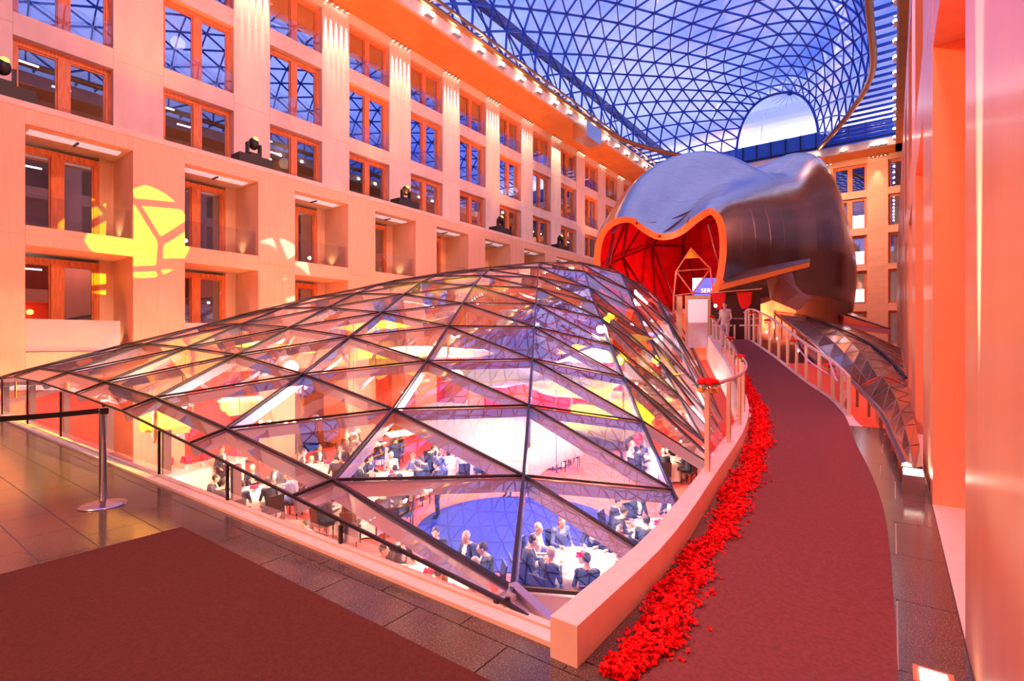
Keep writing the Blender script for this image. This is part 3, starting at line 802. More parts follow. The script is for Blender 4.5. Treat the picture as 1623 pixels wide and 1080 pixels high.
# rose petals
pm = []
for q in range(4):
    b = MB(); rr = random.Random(q); R_ = .017
    pts = [(R_ * (1 - .3 * (k == 3)) * math.cos(2 * PI * k / 6) * rr.uniform(.8, 1.1), R_ * math.sin(2 * PI * k / 6) * rr.uniform(.7, 1.1), .010 * rr.random() + .004 * (k % 2) * 2) for k in range(6)] + [(0, 0, .001)]
    b.add(pts, [(6, k, (k + 1) % 6) for k in range(6)]); pm.append((b, b.mesh('petal', RED if q % 2 else RED2 if q == 2 else RED)))
rr = random.Random(11); allp = []
def petal_band(y):
    c_ = (co(y) + clf(y)) / 2 + .045; c_ += .03 * math.sin(y * 3.1) + .02 * math.sin(y * 7.7)
    return c_, min(.15, .085 + .025 * math.sin(y * 2.3 + 1) + .010 * y)
while len(allp) < 9000:
    y = 2.18 + (rr.random() ** 1.55) * 16
    c_, hw = petal_band(y); x = c_ + rr.gauss(0, .5) * hw
    if x < co(y) + .02: continue
    if y < 2.45 and abs(x - c_) > hw * .8: continue
    allp.append((y, x, rr.uniform(0, 6.28), rr.randrange(4), rr.uniform(.75, 1.25), rr.uniform(-.5, .5), rr.uniform(-.5, .5), rr.random() ** 2 * .030))
allp.sort()
for k, (y, x, rz, q, s, rx, ry, dz) in enumerate(allp[:300]):
    o = place(pm[q][1], 'rose_petal', (x, y, zr(y) + .006 + dz), scale=(s,) * 3, rot=(rx, ry, rz))
    tag(o, 'scattered red rose petal at the near end of the petal trail beside the white curb', 'petal', 'rose petals at the near end of the trail')
st = MB()
for (y, x, rz, q, s, rx, ry, dz) in allp[300:]:
    M = Matrix.Translation((x, y, zr(y) + .006 + dz)) @ Matrix.Rotation(rz, 4, 'Z') @ Matrix.Rotation(rx, 4, 'X') @ Matrix.Rotation(ry, 4, 'Y') @ Matrix.Scale(s * (1 + .08 * max(0, y - 4)), 4)
    st.add([M @ Vector(p) for p in pm[q][0].v], pm[q][0].f)
tag(st.build('rose_petals', RED), 'dense trail of red rose petals along the white curb up the ramp', 'petals', kind='stuff')

# stanchions with belt
def stanchion(loc, label):
    e = empty('stanchion', loc, label, 'stanchion')
    b = MB(); b.lathe([(.19, 0), (.19, .008), (.16, .018), (.06, .034), (.035, .045), (.001, .046)], 40); b.build('base', STEEL, e, True)
    b = MB(); b.lathe([(.030, .03), (.030, .86), (.034, .862), (.034, .915), (.001, .92)], 24); b.build('pole', STEEL, e, True)
    b = MB(); b.box(-.055, -.03, .865, .055, .03, .915); b.box(.03, -.022, .86, .062, .022, .918); b.build('belt_head', BLACK, e)
    return e
p1 = Vector((-5.99, 1.64, 0)); p2 = Vector((-7.2, .12, 0))
stanchion(p1, 'polished steel stanchion with round base beside the maroon carpet')
stanchion(p2, 'second steel stanchion at the far end of the black belt, mostly out of view')
b = MB(); n = 12; vs = []
for i in range(n + 1):
    t = i / n; p = p1.lerp(p2, t); z = .89 - .05 * math.sin(PI * t); vs += [(p.x, p.y, z - .024), (p.x, p.y, z + .024)]
fs = [(2 * i, 2 * i + 2, 2 * i + 3, 2 * i + 1) for i in range(n)]
b.add(vs, fs); b.add([(x + .002, y + .002, z) for x, y, z in vs], [f[::-1] for f in fs])
tag(b.build('barrier_belt', BELT), 'black retractable belt stretched from the steel stanchion', 'belt')

# rose bunches and garlands on the rails
rs = MB()
for k in range(12):
    a = k * 2.4; r_ = .045 * math.sqrt(k / 3); rs.ell((r_ * math.cos(a), r_ * math.sin(a), .03 - r_ * .25), (.034, .034, .030), 8, 5)
rosem = rs.mesh('roses', RED, True)
lv = MB()
for k in range(9):
    a = k * .7; c = Vector((math.cos(a), math.sin(a), 0)); s_ = Vector((-c.y, c.x, 0))
    lv.add([c * .05, c * .11 + s_ * .03 + Vector((0, 0, -.01)), c * .15 + Vector((0, 0, -.03)), c * .11 - s_ * .03 + Vector((0, 0, -.01))], [(0, 1, 2, 3)])
leafm = lv.mesh('leaves', LEAFM)
bw = MB(); bw.ell((-.05, 0, -.07), (.05, .02, .025), 8, 5); bw.ell((.05, 0, -.07), (.05, .02, .025), 8, 5); bowm = bw.mesh('bow', mat('gold_bow', (.85, .55, .08), .5))
def roses(loc, label, sc=1.0):
    e = empty('rose_bunch', loc, label, 'flowers'); e.scale = (sc,) * 3
    place(rosem, 'blossoms', parent=e); place(leafm, 'leaves', parent=e); place(bowm, 'bow', parent=e)
POSTM = mat('satin_post', (.82, .66, .58), .35, .3)
# left rail on the curb
lrail = empty('glass_railing', (0, 0, 0), 'left glass railing with steel posts standing on the white curb', 'railing')
ly = [5.5, 7.2, 8.8, 10.4, 11.8, 13.1, 14.3, 15.4, 16.4, 17.4, 18.3, 19.2, 20.1, 21.0]
for k, y in enumerate(ly):
    x = co(y) - .09; z = zr(y) + .20
    b = MB(); b.box(x - .022, y - .03, z, x + .022, y + .03, z + .84); b.build('post', POSTM, lrail)
    if k:
        x0 = co(ly[k - 1]) - .09; y0 = ly[k - 1]; z0 = zr(y0) + .2
        b = MB(); b.add([(x0, y0 + .04, z0 + .03), (x, y - .04, z + .03), (x, y - .04, z + .80), (x0, y0 + .04, z0 + .80)], [(0, 1, 2, 3)]); b.build('glass_panel', GL_RAIL, lrail)
        if k > 6: b = MB(); b.bar((x0, y0, z0 + .86), (x, y, z + .86), .05, .03); b.build('handrail', STEEL, lrail)
for k, lab in ((0, 'nearest bunch of red roses with gold bow on the left railing post'), (6, 'bunch of red roses on the left railing where the ramp starts'), (9, 'small bunch of red roses high on the left railing, close to the greeter'), (13, 'topmost bunch of red roses at the end of the left railing')):
    y = ly[k]; roses((co(y) - .09, y, zr(y) + 1.11), lab, 1.1)
# right rail
rrail = empty('glass_railing', (0, 0, 0), 'right glass railing with pale posts along the ramp', 'railing')
ry = [12.7, 14.0, 15.0, 15.9, 16.8, 17.6, 18.4, 19.2, 20.0, 20.8, 21.6, 22.6, 24.0, 25.6]
rx_ = lambda y: cr(y) + .08
for k, y in enumerate(ry):
    x = rx_(y); z = zr(y); h = lerp(.75, 1.25, min(1, (y - 12) / 8))
    b = MB(); b.box(x - .035, y - .05, z - .01, x + .035, y + .05, z + h); b.build('post', POSTM, rrail)
    if k:
        y0 = ry[k - 1]; x0 = rx_(y0); z0 = zr(y0); h0 = lerp(.75, 1.25, min(1, (y0 - 12) / 8))
        b = MB(); b.add([(x0, y0, z0 + .05), (x, y, z + .05), (x, y, z + h - .05), (x0, y0, z0 + h0 - .05)], [(0, 1, 2, 3)]); b.build('glass_panel', GL_RAIL, rrail)
        b = MB(); b.bar((x0, y0, z0 + h0), (x, y, z + h), .06, .05); b.build('handrail', POSTM, rrail)
for k, lab in ((2, 'bunch of red roses low on the right railing'), (5, 'bunch of roses with a gold bow midway on the right railing'), (8, 'dark red roses two thirds up the right railing'), (10, 'small rose bunch near the top of the right railing')):
    y = ry[k]; roses((rx_(y) - .06, y, zr(y) + lerp(.75, 1.25, min(1, (y - 12) / 8)) - .12), lab, 1.1)
gd = MB()
for (a, c_) in ((ry[1], ry[2]), (ry[2], ry[5])):
    pts = [(rx_(lerp(a, c_, i / 10)) - .07, lerp(a, c_, i / 10), zr(lerp(a, c_, i / 10)) + lerp(.6, .95, i / 10) - .12 * math.sin(PI * i / 10)) for i in range(11)]
    gd.tube(pts, .022, 6)
tag(gd.build('ribbon_garland', mat('lilac_ribbon', (.50, .42, .72), .4)), 'lilac ribbon draped between the roses of the right railing', 'ribbon')
gd = MB(); y0, y1 = ly[0], ly[6]
pts = [(co(lerp(y0, y1, i / 12)) - .04, lerp(y0, y1, i / 12), zr(lerp(y0, y1, i / 12)) + 1.09 - .06 * math.sin(PI * i / 12)) for i in range(13)]
gd.tube(pts, .022, 6); tag(gd.build('ribbon_garland', mat('mauve_ribbon', (.55, .36, .36), .5)), 'mauve ribbon from the nearest roses along the left railing', 'ribbon')
# lamps by the ramp
for (y, s, gl_) in ((18.8, .05, 'lowest and largest'), (20.4, .045, 'middle'), (21.5, .04, 'topmost')):
    e = MB(); e.ell((0, 0, 0), (s, s, s), 10, 6); o = e.build('globe_lamp', LAMP, None, True, (cr(y) + .5, y, zr(y) + .35 + s))
    tag(o, gl_ + ' bright globe lamp behind the right railing', 'lamp', 'globe lamps behind the right railing')

# right side canopy
EDG = [(.12, 7.0, .16), (0.0, 9.0, .17), (-.17, 11.4, .22), (-.66, 14.3, .45), (-1.15, 16.5, .74), (-1.95, 19, 1.36), (-3.05, 22, 2.05), (-4.15, 25, 2.7), (-4.6, 28, 3.0)]
WAL = [(.27, 7.2, .18), (.28, 10, .27), (.28, 12.6, .34), (.28, 15.5, .47), (.28, 18.5, .62), (.28, 22, .82), (.28, 25.5, 1.0), (.28, 29, 1.1), (.28, 33, 1.15)]
def densify(t):
    out = []
    for i in range(len(t) - 1):
        q = [Vector(t[max(i - 1, 0)]), Vector(t[i]), Vector(t[i + 1]), Vector(t[min(i + 2, len(t) - 1)])]
        for h in (0, .5): out.append(tuple(.5 * ((2 * q[1]) + (q[2] - q[0]) * h + (2 * q[0] - 5 * q[1] + 4 * q[2] - q[3]) * h * h + (3 * q[1] - q[0] - 3 * q[2] + q[3]) * h ** 3)))
    return out + [t[-1]]
EDG = densify(EDG); WAL = densify(WAL)
sc_ = empty('side_glass_canopy', (0, 0, 0), 'smaller bronze-reflecting glass canopy between the ramp railing and the right wall', 'glass canopy')
def sP(i, k, nk):
    a, b = Vector(EDG[i]), Vector(WAL[i]); t = k / nk; p = a.lerp(b, t); p.z += .35 * math.sin(PI * t) * min(1, i / 8) ; return p
sp_, ss_ = [], []
for i in range(len(EDG) - 1):
    nk = max(1, min(5, i)); nk = 5 if i > 5 else 2
    for k in range(nk):
        a, b, c, d = sP(i, k, nk), sP(i, k + 1, nk), sP(i + 1, k + 1, nk), sP(i + 1, k, nk)
        sp_.append(MB().add([a, b, c], [(0, 1, 2)])); sp_.append(MB().add([a, c, d], [(0, 1, 2)]))
        for p, q in ((a, d), (a, c)): m = MB(); m.bar(p, q, .012, .012); ss_.append(m)
        m = MB(); m.bar(d, c, .012, .012); ss_.append(m)
pieces(sp_, 'glass_pane', mat('bronze_mirror_glass', (.62, .40, .28), .14, .85, var=.35, scale=1.4, bump=.25), sc_, 200); pieces(ss_, 'strut', mat('bronze_strut', (.30, .16, .10), .35, .7), sc_, 250)
m = MB(); m.tube([Vector(p) + Vector((0, 0, .03)) for p in EDG], .05, 8); m.build('edge_tube', STEEL, sc_)
seam = [sP(i, k, 4) + Vector((0, 0, .03)) for i, k in ((7, 4), (8, 3.4), (9, 3.0), (10, 2.6), (11, 2.2), (12, 1.8), (13, 1.4), (14, 1.0))]
m = MB(); m.tube(seam, .035, 8); m.build('black_seam', BLACK, sc_)
for i in range(1, len(EDG) - 1):
    a, b = EDG[i], EDG[i + 1]; fz0 = zr(a[1]) if a[1] > 12 else 0; fz1 = zr(b[1]) if b[1] > 12 else 0
    m = MB(); m.add([(a[0], a[1], fz0), (b[0], b[1], fz1), (b[0], b[1], b[2]), (a[0], a[1], a[2])], [(0, 1, 2, 3)]); m.build('upright_pane', GL_RAIL, sc_)
    m = MB(); m.box(a[0] - .025, a[1] - .025, fz0 - .02, a[0] + .025, a[1] + .025, a[2]); m.build('post', mat('rust_post', (.4, .12, .07), .5), sc_)
tb = empty('steel_end_block', (.17, 6.75, 0), 'mirror-steel end block with a glowing top slot at the near tip of the side canopy', 'lamp block')
m = MB(); m.box(-.09, -.16, 0, .09, .16, .19); m.build('body', STEEL, tb)
m = MB(); m.box(-.08, -.14, .19, .08, .14, .20); m.build('light_slot', LAMP, tb)
ub = empty('floor_uplight', (.15, 3.04, 0), 'square recessed floor uplight at the foot of the nearest pillar', 'uplight')
m = MB(); m.box(-.075, -.075, .0, .075, .075, .012); m.build('frame', mat('copper_frame', (.7, .3, .15), .35, .6), ub)
m = MB(); m.box(-.05, -.05, .012, .05, .05, .016); m.build('lens', LAMP, ub)

# moving-head lights on the left ledge
def moving_head(y, label, tilt):
    e = empty('moving_head_light', (XL - .35, y, 9.15), label, 'stage light')
    b = MB(); b.box(-.45, -.75, 0, .3, .75, .42); b.build('flight_case', BLACK, e)
    b = MB(); b.box(-.22, -.25, .42, .22, .25, .56); b.build('base', BLACK, e)
    for s in (-1, 1):
        b = MB(); b.bar((0, s * .27, .52), (0, s * .27, 1.02), .20, .09, (0, 1, 0)); b.build('yoke_arm', BLACK, e)
    b = MB(); b.ell((.0, 0, 1.02), (.22, .21, .27), 14, 10); b.build('head', BLACK, e, True)
    b = MB(); b.ell((.10, .03, 1.2), (.12, .12, .10), 12, 8); b.build('lens', LAMPY, e, True)
def y_on(u, X):
    t = (u - 811.5) / FPX; return -X * (CS + t * SN) / (SN - t * CS)
for u, lab in ((4, 'black moving-head stage light on the ledge at the far left, head dark'), (402, 'black moving-head light with yellow lens on its case on the left ledge, nearest complete one'), (643, 'moving-head stage light on the ledge in front of the red-lit office window'), (793, 'moving-head light with yellow glow on the ledge above the canopy crest'), (888, 'farthest moving-head light on the ledge, beside the sculpture')):
    moving_head(y_on(u, XL - .35), lab, 0)
# plants in office windows
def plant(loc, label, n=40, R_=.6):
    e = empty('potted_plant', loc, label, 'plant'); r2 = random.Random(n)
    b = MB(); b.lathe([(.16, 0), (.2, .35), (.17, .35), (.16, .3), (.001, .3)], 12); b.build('pot', CREAM, e)
    b = MB()
    for k in range(n):
        a = r2.uniform(0, 6.28); el = r2.uniform(.2, 1.4); L = R_ * r2.uniform(.7, 1.3); d = Vector((math.cos(a) * math.cos(el), math.sin(a) * math.cos(el), math.sin(el)))
        s_ = Vector((-math.sin(a), math.cos(a), 0)) * .06; o_ = Vector((0, 0, .35)); b.add([o_, o_ + d * L * .6 + s_, o_ + d * L + Vector((0, 0, -.12)), o_ + d * L * .6 - s_], [(0, 1, 2, 3)])
    b.build('foliage', LEAFM, e)
plant((XLU - 2.3, starts_u[2] + 1.9, 9.2), 'leafy plant behind the lowest window of the second full upper bay', 90, 1.2)
plant((XLU - 1.7, starts_u[9] + 1.9, 16.95), 'green plant hanging at the top floor window under the steel box', 80, .8)
plant((XLU - 1.8, starts_u[7] + 1.6, 9.2), 'small plant behind the lowest upper floor window near the farthest stage lights', 60, .8)

# ------------------------------------------------------------------ horse-head sculpture
horse = empty('steel_sculpture', (0, 0, 0), 'giant curved stainless steel animal-head sculpture with a red interior', 'sculpture')
def S(Y, pts):
    out = []
    for u, v in pts:
        t = (u - 811.5) / FPX; d = Y / (CS + t * SN); out.append(Vector((d * (t * CS - SN), Y, EYE - (v - 541) * d / FPX)))
    return out
SEC = [
 S(26.5, [(985, 520), (955, 470), (943, 428), (943, 396), (953, 366), (976, 348), (1002, 346), (1022, 360), (1046, 372), (1074, 366), (1102, 344), (1127, 331), (1146, 350), (1152, 392), (1147, 440), (1136, 470)]),
 S(28.0, [(1000, 520), (965, 475), (946, 430), (945, 385), (958, 352), (980, 326), (1006, 318), (1030, 334), (1056, 348), (1086, 340), (1114, 322), (1142, 312), (1166, 330), (1176, 380), (1168, 440), (1150, 500)]),
 S(31.0, [(1030, 520), (990, 470), (965, 420), (964, 370), (978, 330), (1004, 290), (1034, 272), (1064, 278), (1096, 292), (1126, 296), (1156, 292), (1186, 298), (1212, 330), (1222, 390), (1212, 450), (1190, 515)]),
 S(34.5, [(1060, 520), (1030, 460), (1012, 400), (1016, 350), (1030, 300), (1054, 262), (1086, 245), (1118, 240), (1148, 246), (1178, 260), (1206, 276), (1234, 296), (1258, 335), (1264, 400), (1256, 460), (1236, 520)]),
 S(38.0, [(1100, 520), (1075, 460), (1062, 400), (1066, 340), (1080, 295), (1106, 274), (1136, 266), (1166, 270), (1196, 276), (1224, 278), (1252, 280), (1276, 298), (1292, 335), (1296, 400), (1290, 460), (1276, 520)]),
 S(42.0, [(1150, 520), (1125, 460), (1115, 400), (1120, 340), (1136, 310), (1162, 292), (1192, 280), (1220, 260), (1246, 247), (1272, 243), (1298, 252), (1318, 286), (1332, 335), (1338, 400), (1334, 460), (1322, 520)]),
 S(45.5, [(1200, 520), (1180, 460), (1175, 400), (1180, 345), (1194, 310), (1214, 288), (1238, 266), (1262, 256), (1286, 255), (1306, 265), (1322, 288), (1336, 320), (1347, 362), (1357, 410), (1357, 460), (1348, 518)]),
 S(48.5, [(1240, 520), (1228, 470), (1226, 420), (1230, 370), (1240, 330), (1254, 305), (1270, 295), (1286, 292), (1302, 296), (1314, 306), (1326, 322), (1336, 345), (1344, 380), (1349, 420), (1349, 465), (1342, 518)]),
]
def cr4(a, b, c, d, t):
    return .5 * ((2 * b) + (c - a) * t + (2 * a - 5 * b + 4 * c - d) * t * t + (3 * b - a - 3 * c + d) * t ** 3)
def loft(sec, subs, subu, off=0.0, i0=0, i1=None):
    ns = len(sec); npt = len(sec[0]); i1 = ns - 1 if i1 is None else i1
    rows = []
    for k in range(i0, i1):
        for a in range(subs + (1 if k == i1 - 1 else 0)):
            t = a / subs; q = [sec[max(k - 1, 0)], sec[k], sec[min(k + 1, ns - 1)], sec[min(k + 2, ns - 1)]]
            r = [cr4(q[0][p], q[1][p], q[2][p], q[3][p], t) for p in range(npt)]
            fine = []
            for p in range(npt - 1):
                for b_ in range(subu):
                    s_ = b_ / subu; fine.append(cr4(r[max(p - 1, 0)], r[p], r[p + 1], r[min(p + 2, npt - 1)], s_))
            fine.append(r[-1]); rows.append(fine)
    if off:
        nr = []
        for i, r in enumerate(rows):
            q = []
            for p in range(len(r)):
                du = r[min(p + 1, len(r) - 1)] - r[max(p - 1, 0)]; dv = rows[min(i + 1, len(rows) - 1)][p] - rows[max(i - 1, 0)][p]
                n_ = du.cross(dv)
                q.append(r[p] + (n_.normalized() if n_.length > 1e-6 else Vector()) * off)
            nr.append(q)
        rows = nr
    return rows
def grid(mb, rows, flip=False, mi=0):
    n = len(rows[0]); vs = [p for r in rows for p in r]
    fs = [(i * n + k, i * n + k + 1, (i + 1) * n + k + 1, (i + 1) * n + k) for i in range(len(rows) - 1) for k in range(n - 1)]
    mb.add(vs, [f[::-1] for f in fs] if flip else fs, mi)
outer = loft(SEC, 6, 4)
inner = loft(SEC, 6, 4, off=-.35)
cen0 = sum(outer[0], Vector()) / len(outer[0])
if (inner[0][28] - cen0).length > (outer[0][28] - cen0).length: inner = loft(SEC, 6, 4, off=.35)
sk = MB(); grid(sk, outer); 
last = outer[-1]; c_ = sum(last, Vector()) / len(last); o_ = len(sk.v); sk.v += [tuple(p) for p in last] + [tuple(c_ + Vector((0, 1.2, 0)))]
for k in range(len(last) - 1): sk.f.append((o_ + k, o_ + k + 1, o_ + len(last))); sk.m.append(0)
sk.build('skin', HORSE, horse, True)
ik = MB(); grid(ik, inner[:30], True)
last = inner[29]; c_ = sum(last, Vector()) / len(last); o_ = len(ik.v); ik.v += [tuple(p) for p in last] + [tuple(c_)]
for k in range(len(last) - 1): ik.f.append((o_ + k, o_ + len(last), o_ + k + 1)); ik.m.append(0)
ik.build('lining', REDIN, horse, True)
rim = MB(); a0 = [p + Vector((0, -.04, 0)) for p in outer[0]]; cenp = sum(a0, Vector()) / len(a0)
b0 = [p + Vector((0, -.04, 0)) for p in inner[0]]
grid(rim, [a0, b0]); grid(rim, [outer[0], a0]); grid(rim, [b0, inner[0]])
rim.build('rim', ORIM, horse, True)
# raised seams between the steel sheets
sm = []
for i in range(3, len(outer) - 1, 3):
    b = MB(); b.tube([p for p in outer[i]], .003, 4, cap=False); sm.append(b)
for k in range(4, len(outer[0]) - 2, 4):
    b = MB(); b.tube([r[k] for r in outer[1:]], .003, 4, cap=False); sm.append(b)
pieces(sm, 'seam', mat('seam_steel', (.3, .26, .26), .4, 1), horse, 60)
# inner lattice
lat = loft(SEC, 1, 1, off=0)
LT = []
def inn(i, k, s=.80):
    i = min(max(i, 0), 4); r = [SEC[0], SEC[1], SEC[2], SEC[3], SEC[4]][i]; c = sum(r, Vector()) / len(r); return c + (r[k] - c) * s
for i in range(0, 5):
    for k in range(0, 14, 2):
        a, b = inn(i, k), inn(i, k + 2)
        if i: m = MB(); m.tube([a, b], .085, 6); LT.append(m)
        if i < 4:
            m = MB(); m.tube([inn(i, k), inn(i + 1, k)], .075, 6); LT.append(m)
            m = MB(); m.tube([inn(i, k), inn(i + 1, k + 2)], .075, 6); LT.append(m)
pieces(LT, 'lattice_rod', mat('dark_red_rod', (.12, .01, .015), .4), horse, 120)
# triangular entrance frame, pale rods, with yellow lit panel
def R3(u, v, d): return ray(u, v, d)
tri_p = [R3(1095, 395, 25.5), R3(1072, 431, 25.5), R3(1126, 427, 26), R3(1068, 470, 25.5), R3(1098, 466, 25.5), R3(1130, 466, 26)]
ef = empty('lattice_frame', (0, 0, 0), 'pale tubular triangle frame standing in the open mouth of the sculpture', 'frame')
for a, b_ in ((0, 1), (0, 2), (1, 2), (1, 4), (2, 4), (1, 3), (3, 4), (4, 5), (2, 5)):
    m = MB(); m.tube([tri_p[a], tri_p[b_]], .035, 6); m.build('tube', mat('pale_tube', (.60, .30, .16), .4), ef)
m = MB(); a, b_, c_ = tri_p[0], tri_p[0].lerp(tri_p[1], .45), tri_p[0].lerp(tri_p[2], .45)
m.add([p + Vector((0, .06, 0)) for p in (a, b_, c_)], [(0, 1, 2)]); m.build('panel', mat('yellow_panel', (.95, .62, .03), .5), ef)
for p in (3, 4, 5):
    m = MB(); q = tri_p[p]; m.tube([q, Vector((q.x, q.y, 1.3))], .05, 6); m.build('tube', MATS['pale_tube'], ef)
light('mouth_red', 'POINT', tuple(ray(1050, 430, 26.0)), None, (1, .10, .08), 420, .3)
light('mouth_red', 'POINT', tuple(ray(1090, 410, 31.0)), None, (1, .08, .10), 420, .3)
light('mouth_red', 'POINT', tuple(ray(990, 440, 24.5)), None, (1, .12, .10), 170, .3)
light('jaw_fill', 'SPOT', tuple(ray(1230, 520, 24)), tuple(ray(1250, 450, 30)), (1, .5, .36), 3000, .2, 80, .8)  # added spot without a fixture, brightens the jaw plate
# screen inside
sc0 = ray(1133, 456, 28.5)
scr = empty('display_screen', sc0, 'blue lit presentation screen with white lettering inside the sculpture mouth', 'screen', rz=TH - .1)
m = MB(); m.box(-1.25, 0, -.55, 1.1, .06, .55); m.build('bezel', BLACK, scr)
m = MB(); m.box(-1.2, -.01, -.5, 1.05, 0, .5); m.build('panel', mat('screen_blue', (.1, .2, .8), .4, emis=(.06, .15, .85), estr=.75), scr)
m = MB(); m.add([(-1.2, -.016, .5), (-.55, -.016, .5), (-1.1, -.016, -.15), (-1.2, -.016, -.2)], [(0, 1, 2, 3)]); m.box(.15, -.016, .12, .75, -.012, .26); m.build('white_graphic', mat('screen_white', (1, 1, 1), .4, emis=(1, .93, 1), estr=.9), scr)
def text(s, size, m, parent, loc, name='lettering', rot=(PI / 2, 0, 0), ext=.004):
    c = bpy.data.curves.new(name, 'FONT'); c.body = s; c.size = size; c.extrude = ext; c.align_x = 'CENTER'; c.materials.append(m)
    o = bpy.data.objects.new(name, c); COL.objects.link(o); o.parent = parent; o.location = loc; o.rotation_euler = rot
    dg = bpy.context.evaluated_depsgraph_get(); me = bpy.data.meshes.new_from_object(o.evaluated_get(dg)); 
    n_ = bpy.data.objects.new(name, me); COL.objects.link(n_); n_.parent = parent; n_.location = loc; n_.rotation_euler = rot
    bpy.data.objects.remove(o); return n_
text('SERVICE P', .34, MATS['screen_white'], scr, (.0, -.02, -.32))

# fin blade
fin = MB()
A, B_, A2, B2 = ray(1139, 462, 24.0), ray(1283, 424, 22.5), ray(1146, 444, 27.0), ray(1284, 415, 26.5)
up_ = Vector((0, 0, .26))
fin.add([A, B_, B2, A2, A + up_, B_ + up_ * .8, B2 + up_ * .5, A2 + up_], [(3, 2, 1, 0), (4, 5, 6, 7), (0, 1, 5, 4), (1, 2, 6, 5), (2, 3, 7, 6), (3, 0, 4, 7)])
fo = fin.build('fin', ORIM, horse)
ft = MB(); ft.add([A + up_ * 1.05, B_ + up_ * .86, B2 + up_ * .56, A2 + up_ * 1.05], [(0, 1, 2, 3)]); ft.build('fin_top', HORSE, horse)
pk = MB(); P = [ray(1215, 446, 25.5), ray(1235, 436, 26.2), ray(1251, 434, 27), ray(1255, 452, 26.6), ray(1266, 465, 26.2), ray(1281, 474, 26), ray(1262, 493, 24.8), ray(1240, 484, 24.9), ray(1221, 476, 25)]
n = len(P); pk.add(P + [p + Vector((.1, .35, .05)) for p in P], [tuple(range(n)), tuple(range(2 * n - 1, n - 1, -1))] + [(k, k + n, (k + 1) % n + n, (k + 1) % n) for k in range(n)])
pk.build('jaw_plate', mat('pink_plate', (.90, .66, .58), .45), horse)
# eye notch
ey = MB(); P = [ray(1328, 326, 42.0), ray(1342, 322, 44.0), ray(1338, 335, 43), ray(1343, 358, 44), ray(1330, 350, 42.4)]
n = len(P); ey.add(P + [p + Vector((0, .3, 0)) for p in P], [tuple(range(n)), tuple(range(2 * n - 1, n - 1, -1))] + [(k, k + n, (k + 1) % n + n, (k + 1) % n) for k in range(n)])
ey.build('eye_notch', mat('eye_dark', (.06, .01, .01), .3), horse)
# base building under the sculpture
bs = MB()
pts = [(-16.5, 27.5), (-10.5, 27.0), (-6.2, 27.4), (-4.0, 30), (-2.8, 35), (-2.4, 42), (-4, 49), (-15, 49)]
n = len(pts); bs.add([(x, y, HALLZ) for x, y in pts] + [(x, y, 4.0 if k > 2 else 3.0) for k, (x, y) in enumerate(pts)], [tuple(range(n - 1, -1, -1)), tuple(range(n, 2 * n))] + [(k, (k + 1) % n, (k + 1) % n + n, k + n) for k in range(n)])
tag(bs.build('plinth_wall', mat('orange_veneer', (.55, .16, .06), .4, var=.15, scale=2, stretch=(4, 4, .4))), 'orange-brown panelled drum wall carrying the steel sculpture', 'plinth')
# landing slab + red beams at right under the sculpture
rb = empty('entrance_canopy', (0, 0, 0), 'wedge shaped red-edged canopy to the right of the sculpture base', 'canopy')
P = [ray(1290, 488, 33), ray(1412, 524, 29), ray(1408, 531, 29), ray(1330, 522, 31), ray(1290, 505, 33)]
m = MB(); n = len(P); m.add(P + [p + Vector((-.3, 3.0, .25)) for p in P], [tuple(range(n)), tuple(range(2 * n - 1, n - 1, -1))] + [(k, k + n, (k + 1) % n + n, (k + 1) % n) for k in range(n)]); m.build('beam', mat('red_beam', (.50, .07, .04), .35), rb)
P = [ray(1340, 498, 33.5), ray(1350, 497, 37), ray(1412, 522, 29.5), ray(1400, 519, 29.4)]
m = MB(); m.add(P + [p - Vector((0, 0, .12)) for p in P], [(0, 1, 2, 3), (7, 6, 5, 4), (0, 4, 5, 1), (1, 5, 6, 2), (2, 6, 7, 3), (3, 7, 4, 0)]); m.build('roof_plate', STEEL, rb)
hr = empty('landing_railing', (0, 0, 0), 'thin dark railing below the red-edged canopy', 'railing')
m = MB(); a, b_ = ray(1318, 530, 31), ray(1386, 534, 31); m.tube([a, b_], .035, 6); m.build('top_rail', BRASS, hr)
m = MB(); m.tube([a - Vector((0, 0, .4)), b_ - Vector((0, 0, .4))], .02, 6); m.build('mid_rail', BRASS, hr)
for t in (0, .5, 1): m = MB(); q = a.lerp(b_, t); m.tube([q, q - Vector((0, 0, 1.2))], .03, 6); m.build('post', BRASS, hr)

# landing entrance: glazed booth, banners, door
bt = empty('glazed_booth', ray(1106, 545, 21.5), 'booth with a framed milky panel at the end of the left railing', 'booth', rz=TH - .35)
z0 = bt.location.z
for (x0, x1, za, zb, mm, nm) in ((-.5, .5, 1.85, 1.98, 'w', 'header'), (-.5, -.38, -.2, 1.85, 'w', 'jamb'), (.38, .5, -.2, 1.85, 'w', 'jamb'), (-.38, .38, .85, 1.82, 'p', 'milky_panel'), (-.38, .38, -.2, .82, 'k', 'lower_panel')):
    m = MB(); m.box(x0, -.05, za, x1, .05, zb); m.build(nm, {'w': mat('pale_wood', (.80, .52, .30), .5), 'p': mat('milky_glass', (.80, .74, .80), .3, emis=(.9, .8, .9), estr=.25), 'k': CURB}[mm], bt)
m = MB(); m.box(-.85, .1, -.2, -.62, .3, 1.98); m.build('side_post', MATS['pale_wood'], bt)
bn = empty('banner', ray(1165, 498, 24.5), 'dark banner wall with red patches and small white lettering behind the greeter', 'banner', rz=TH - .35)
m = MB(); m.box(-1.1, 0, -1.4, 1.1, .06, 1.05); m.build('board', mat('dark_banner', (.045, .006, .008), .5), bn)
m = MB(); m.bar((-1.15, -.03, 1.0), (1.15, -.03, 1.13), .05, .06); m.build('top_batten', mat('pale_batten', (.85, .5, .42), .5), bn)
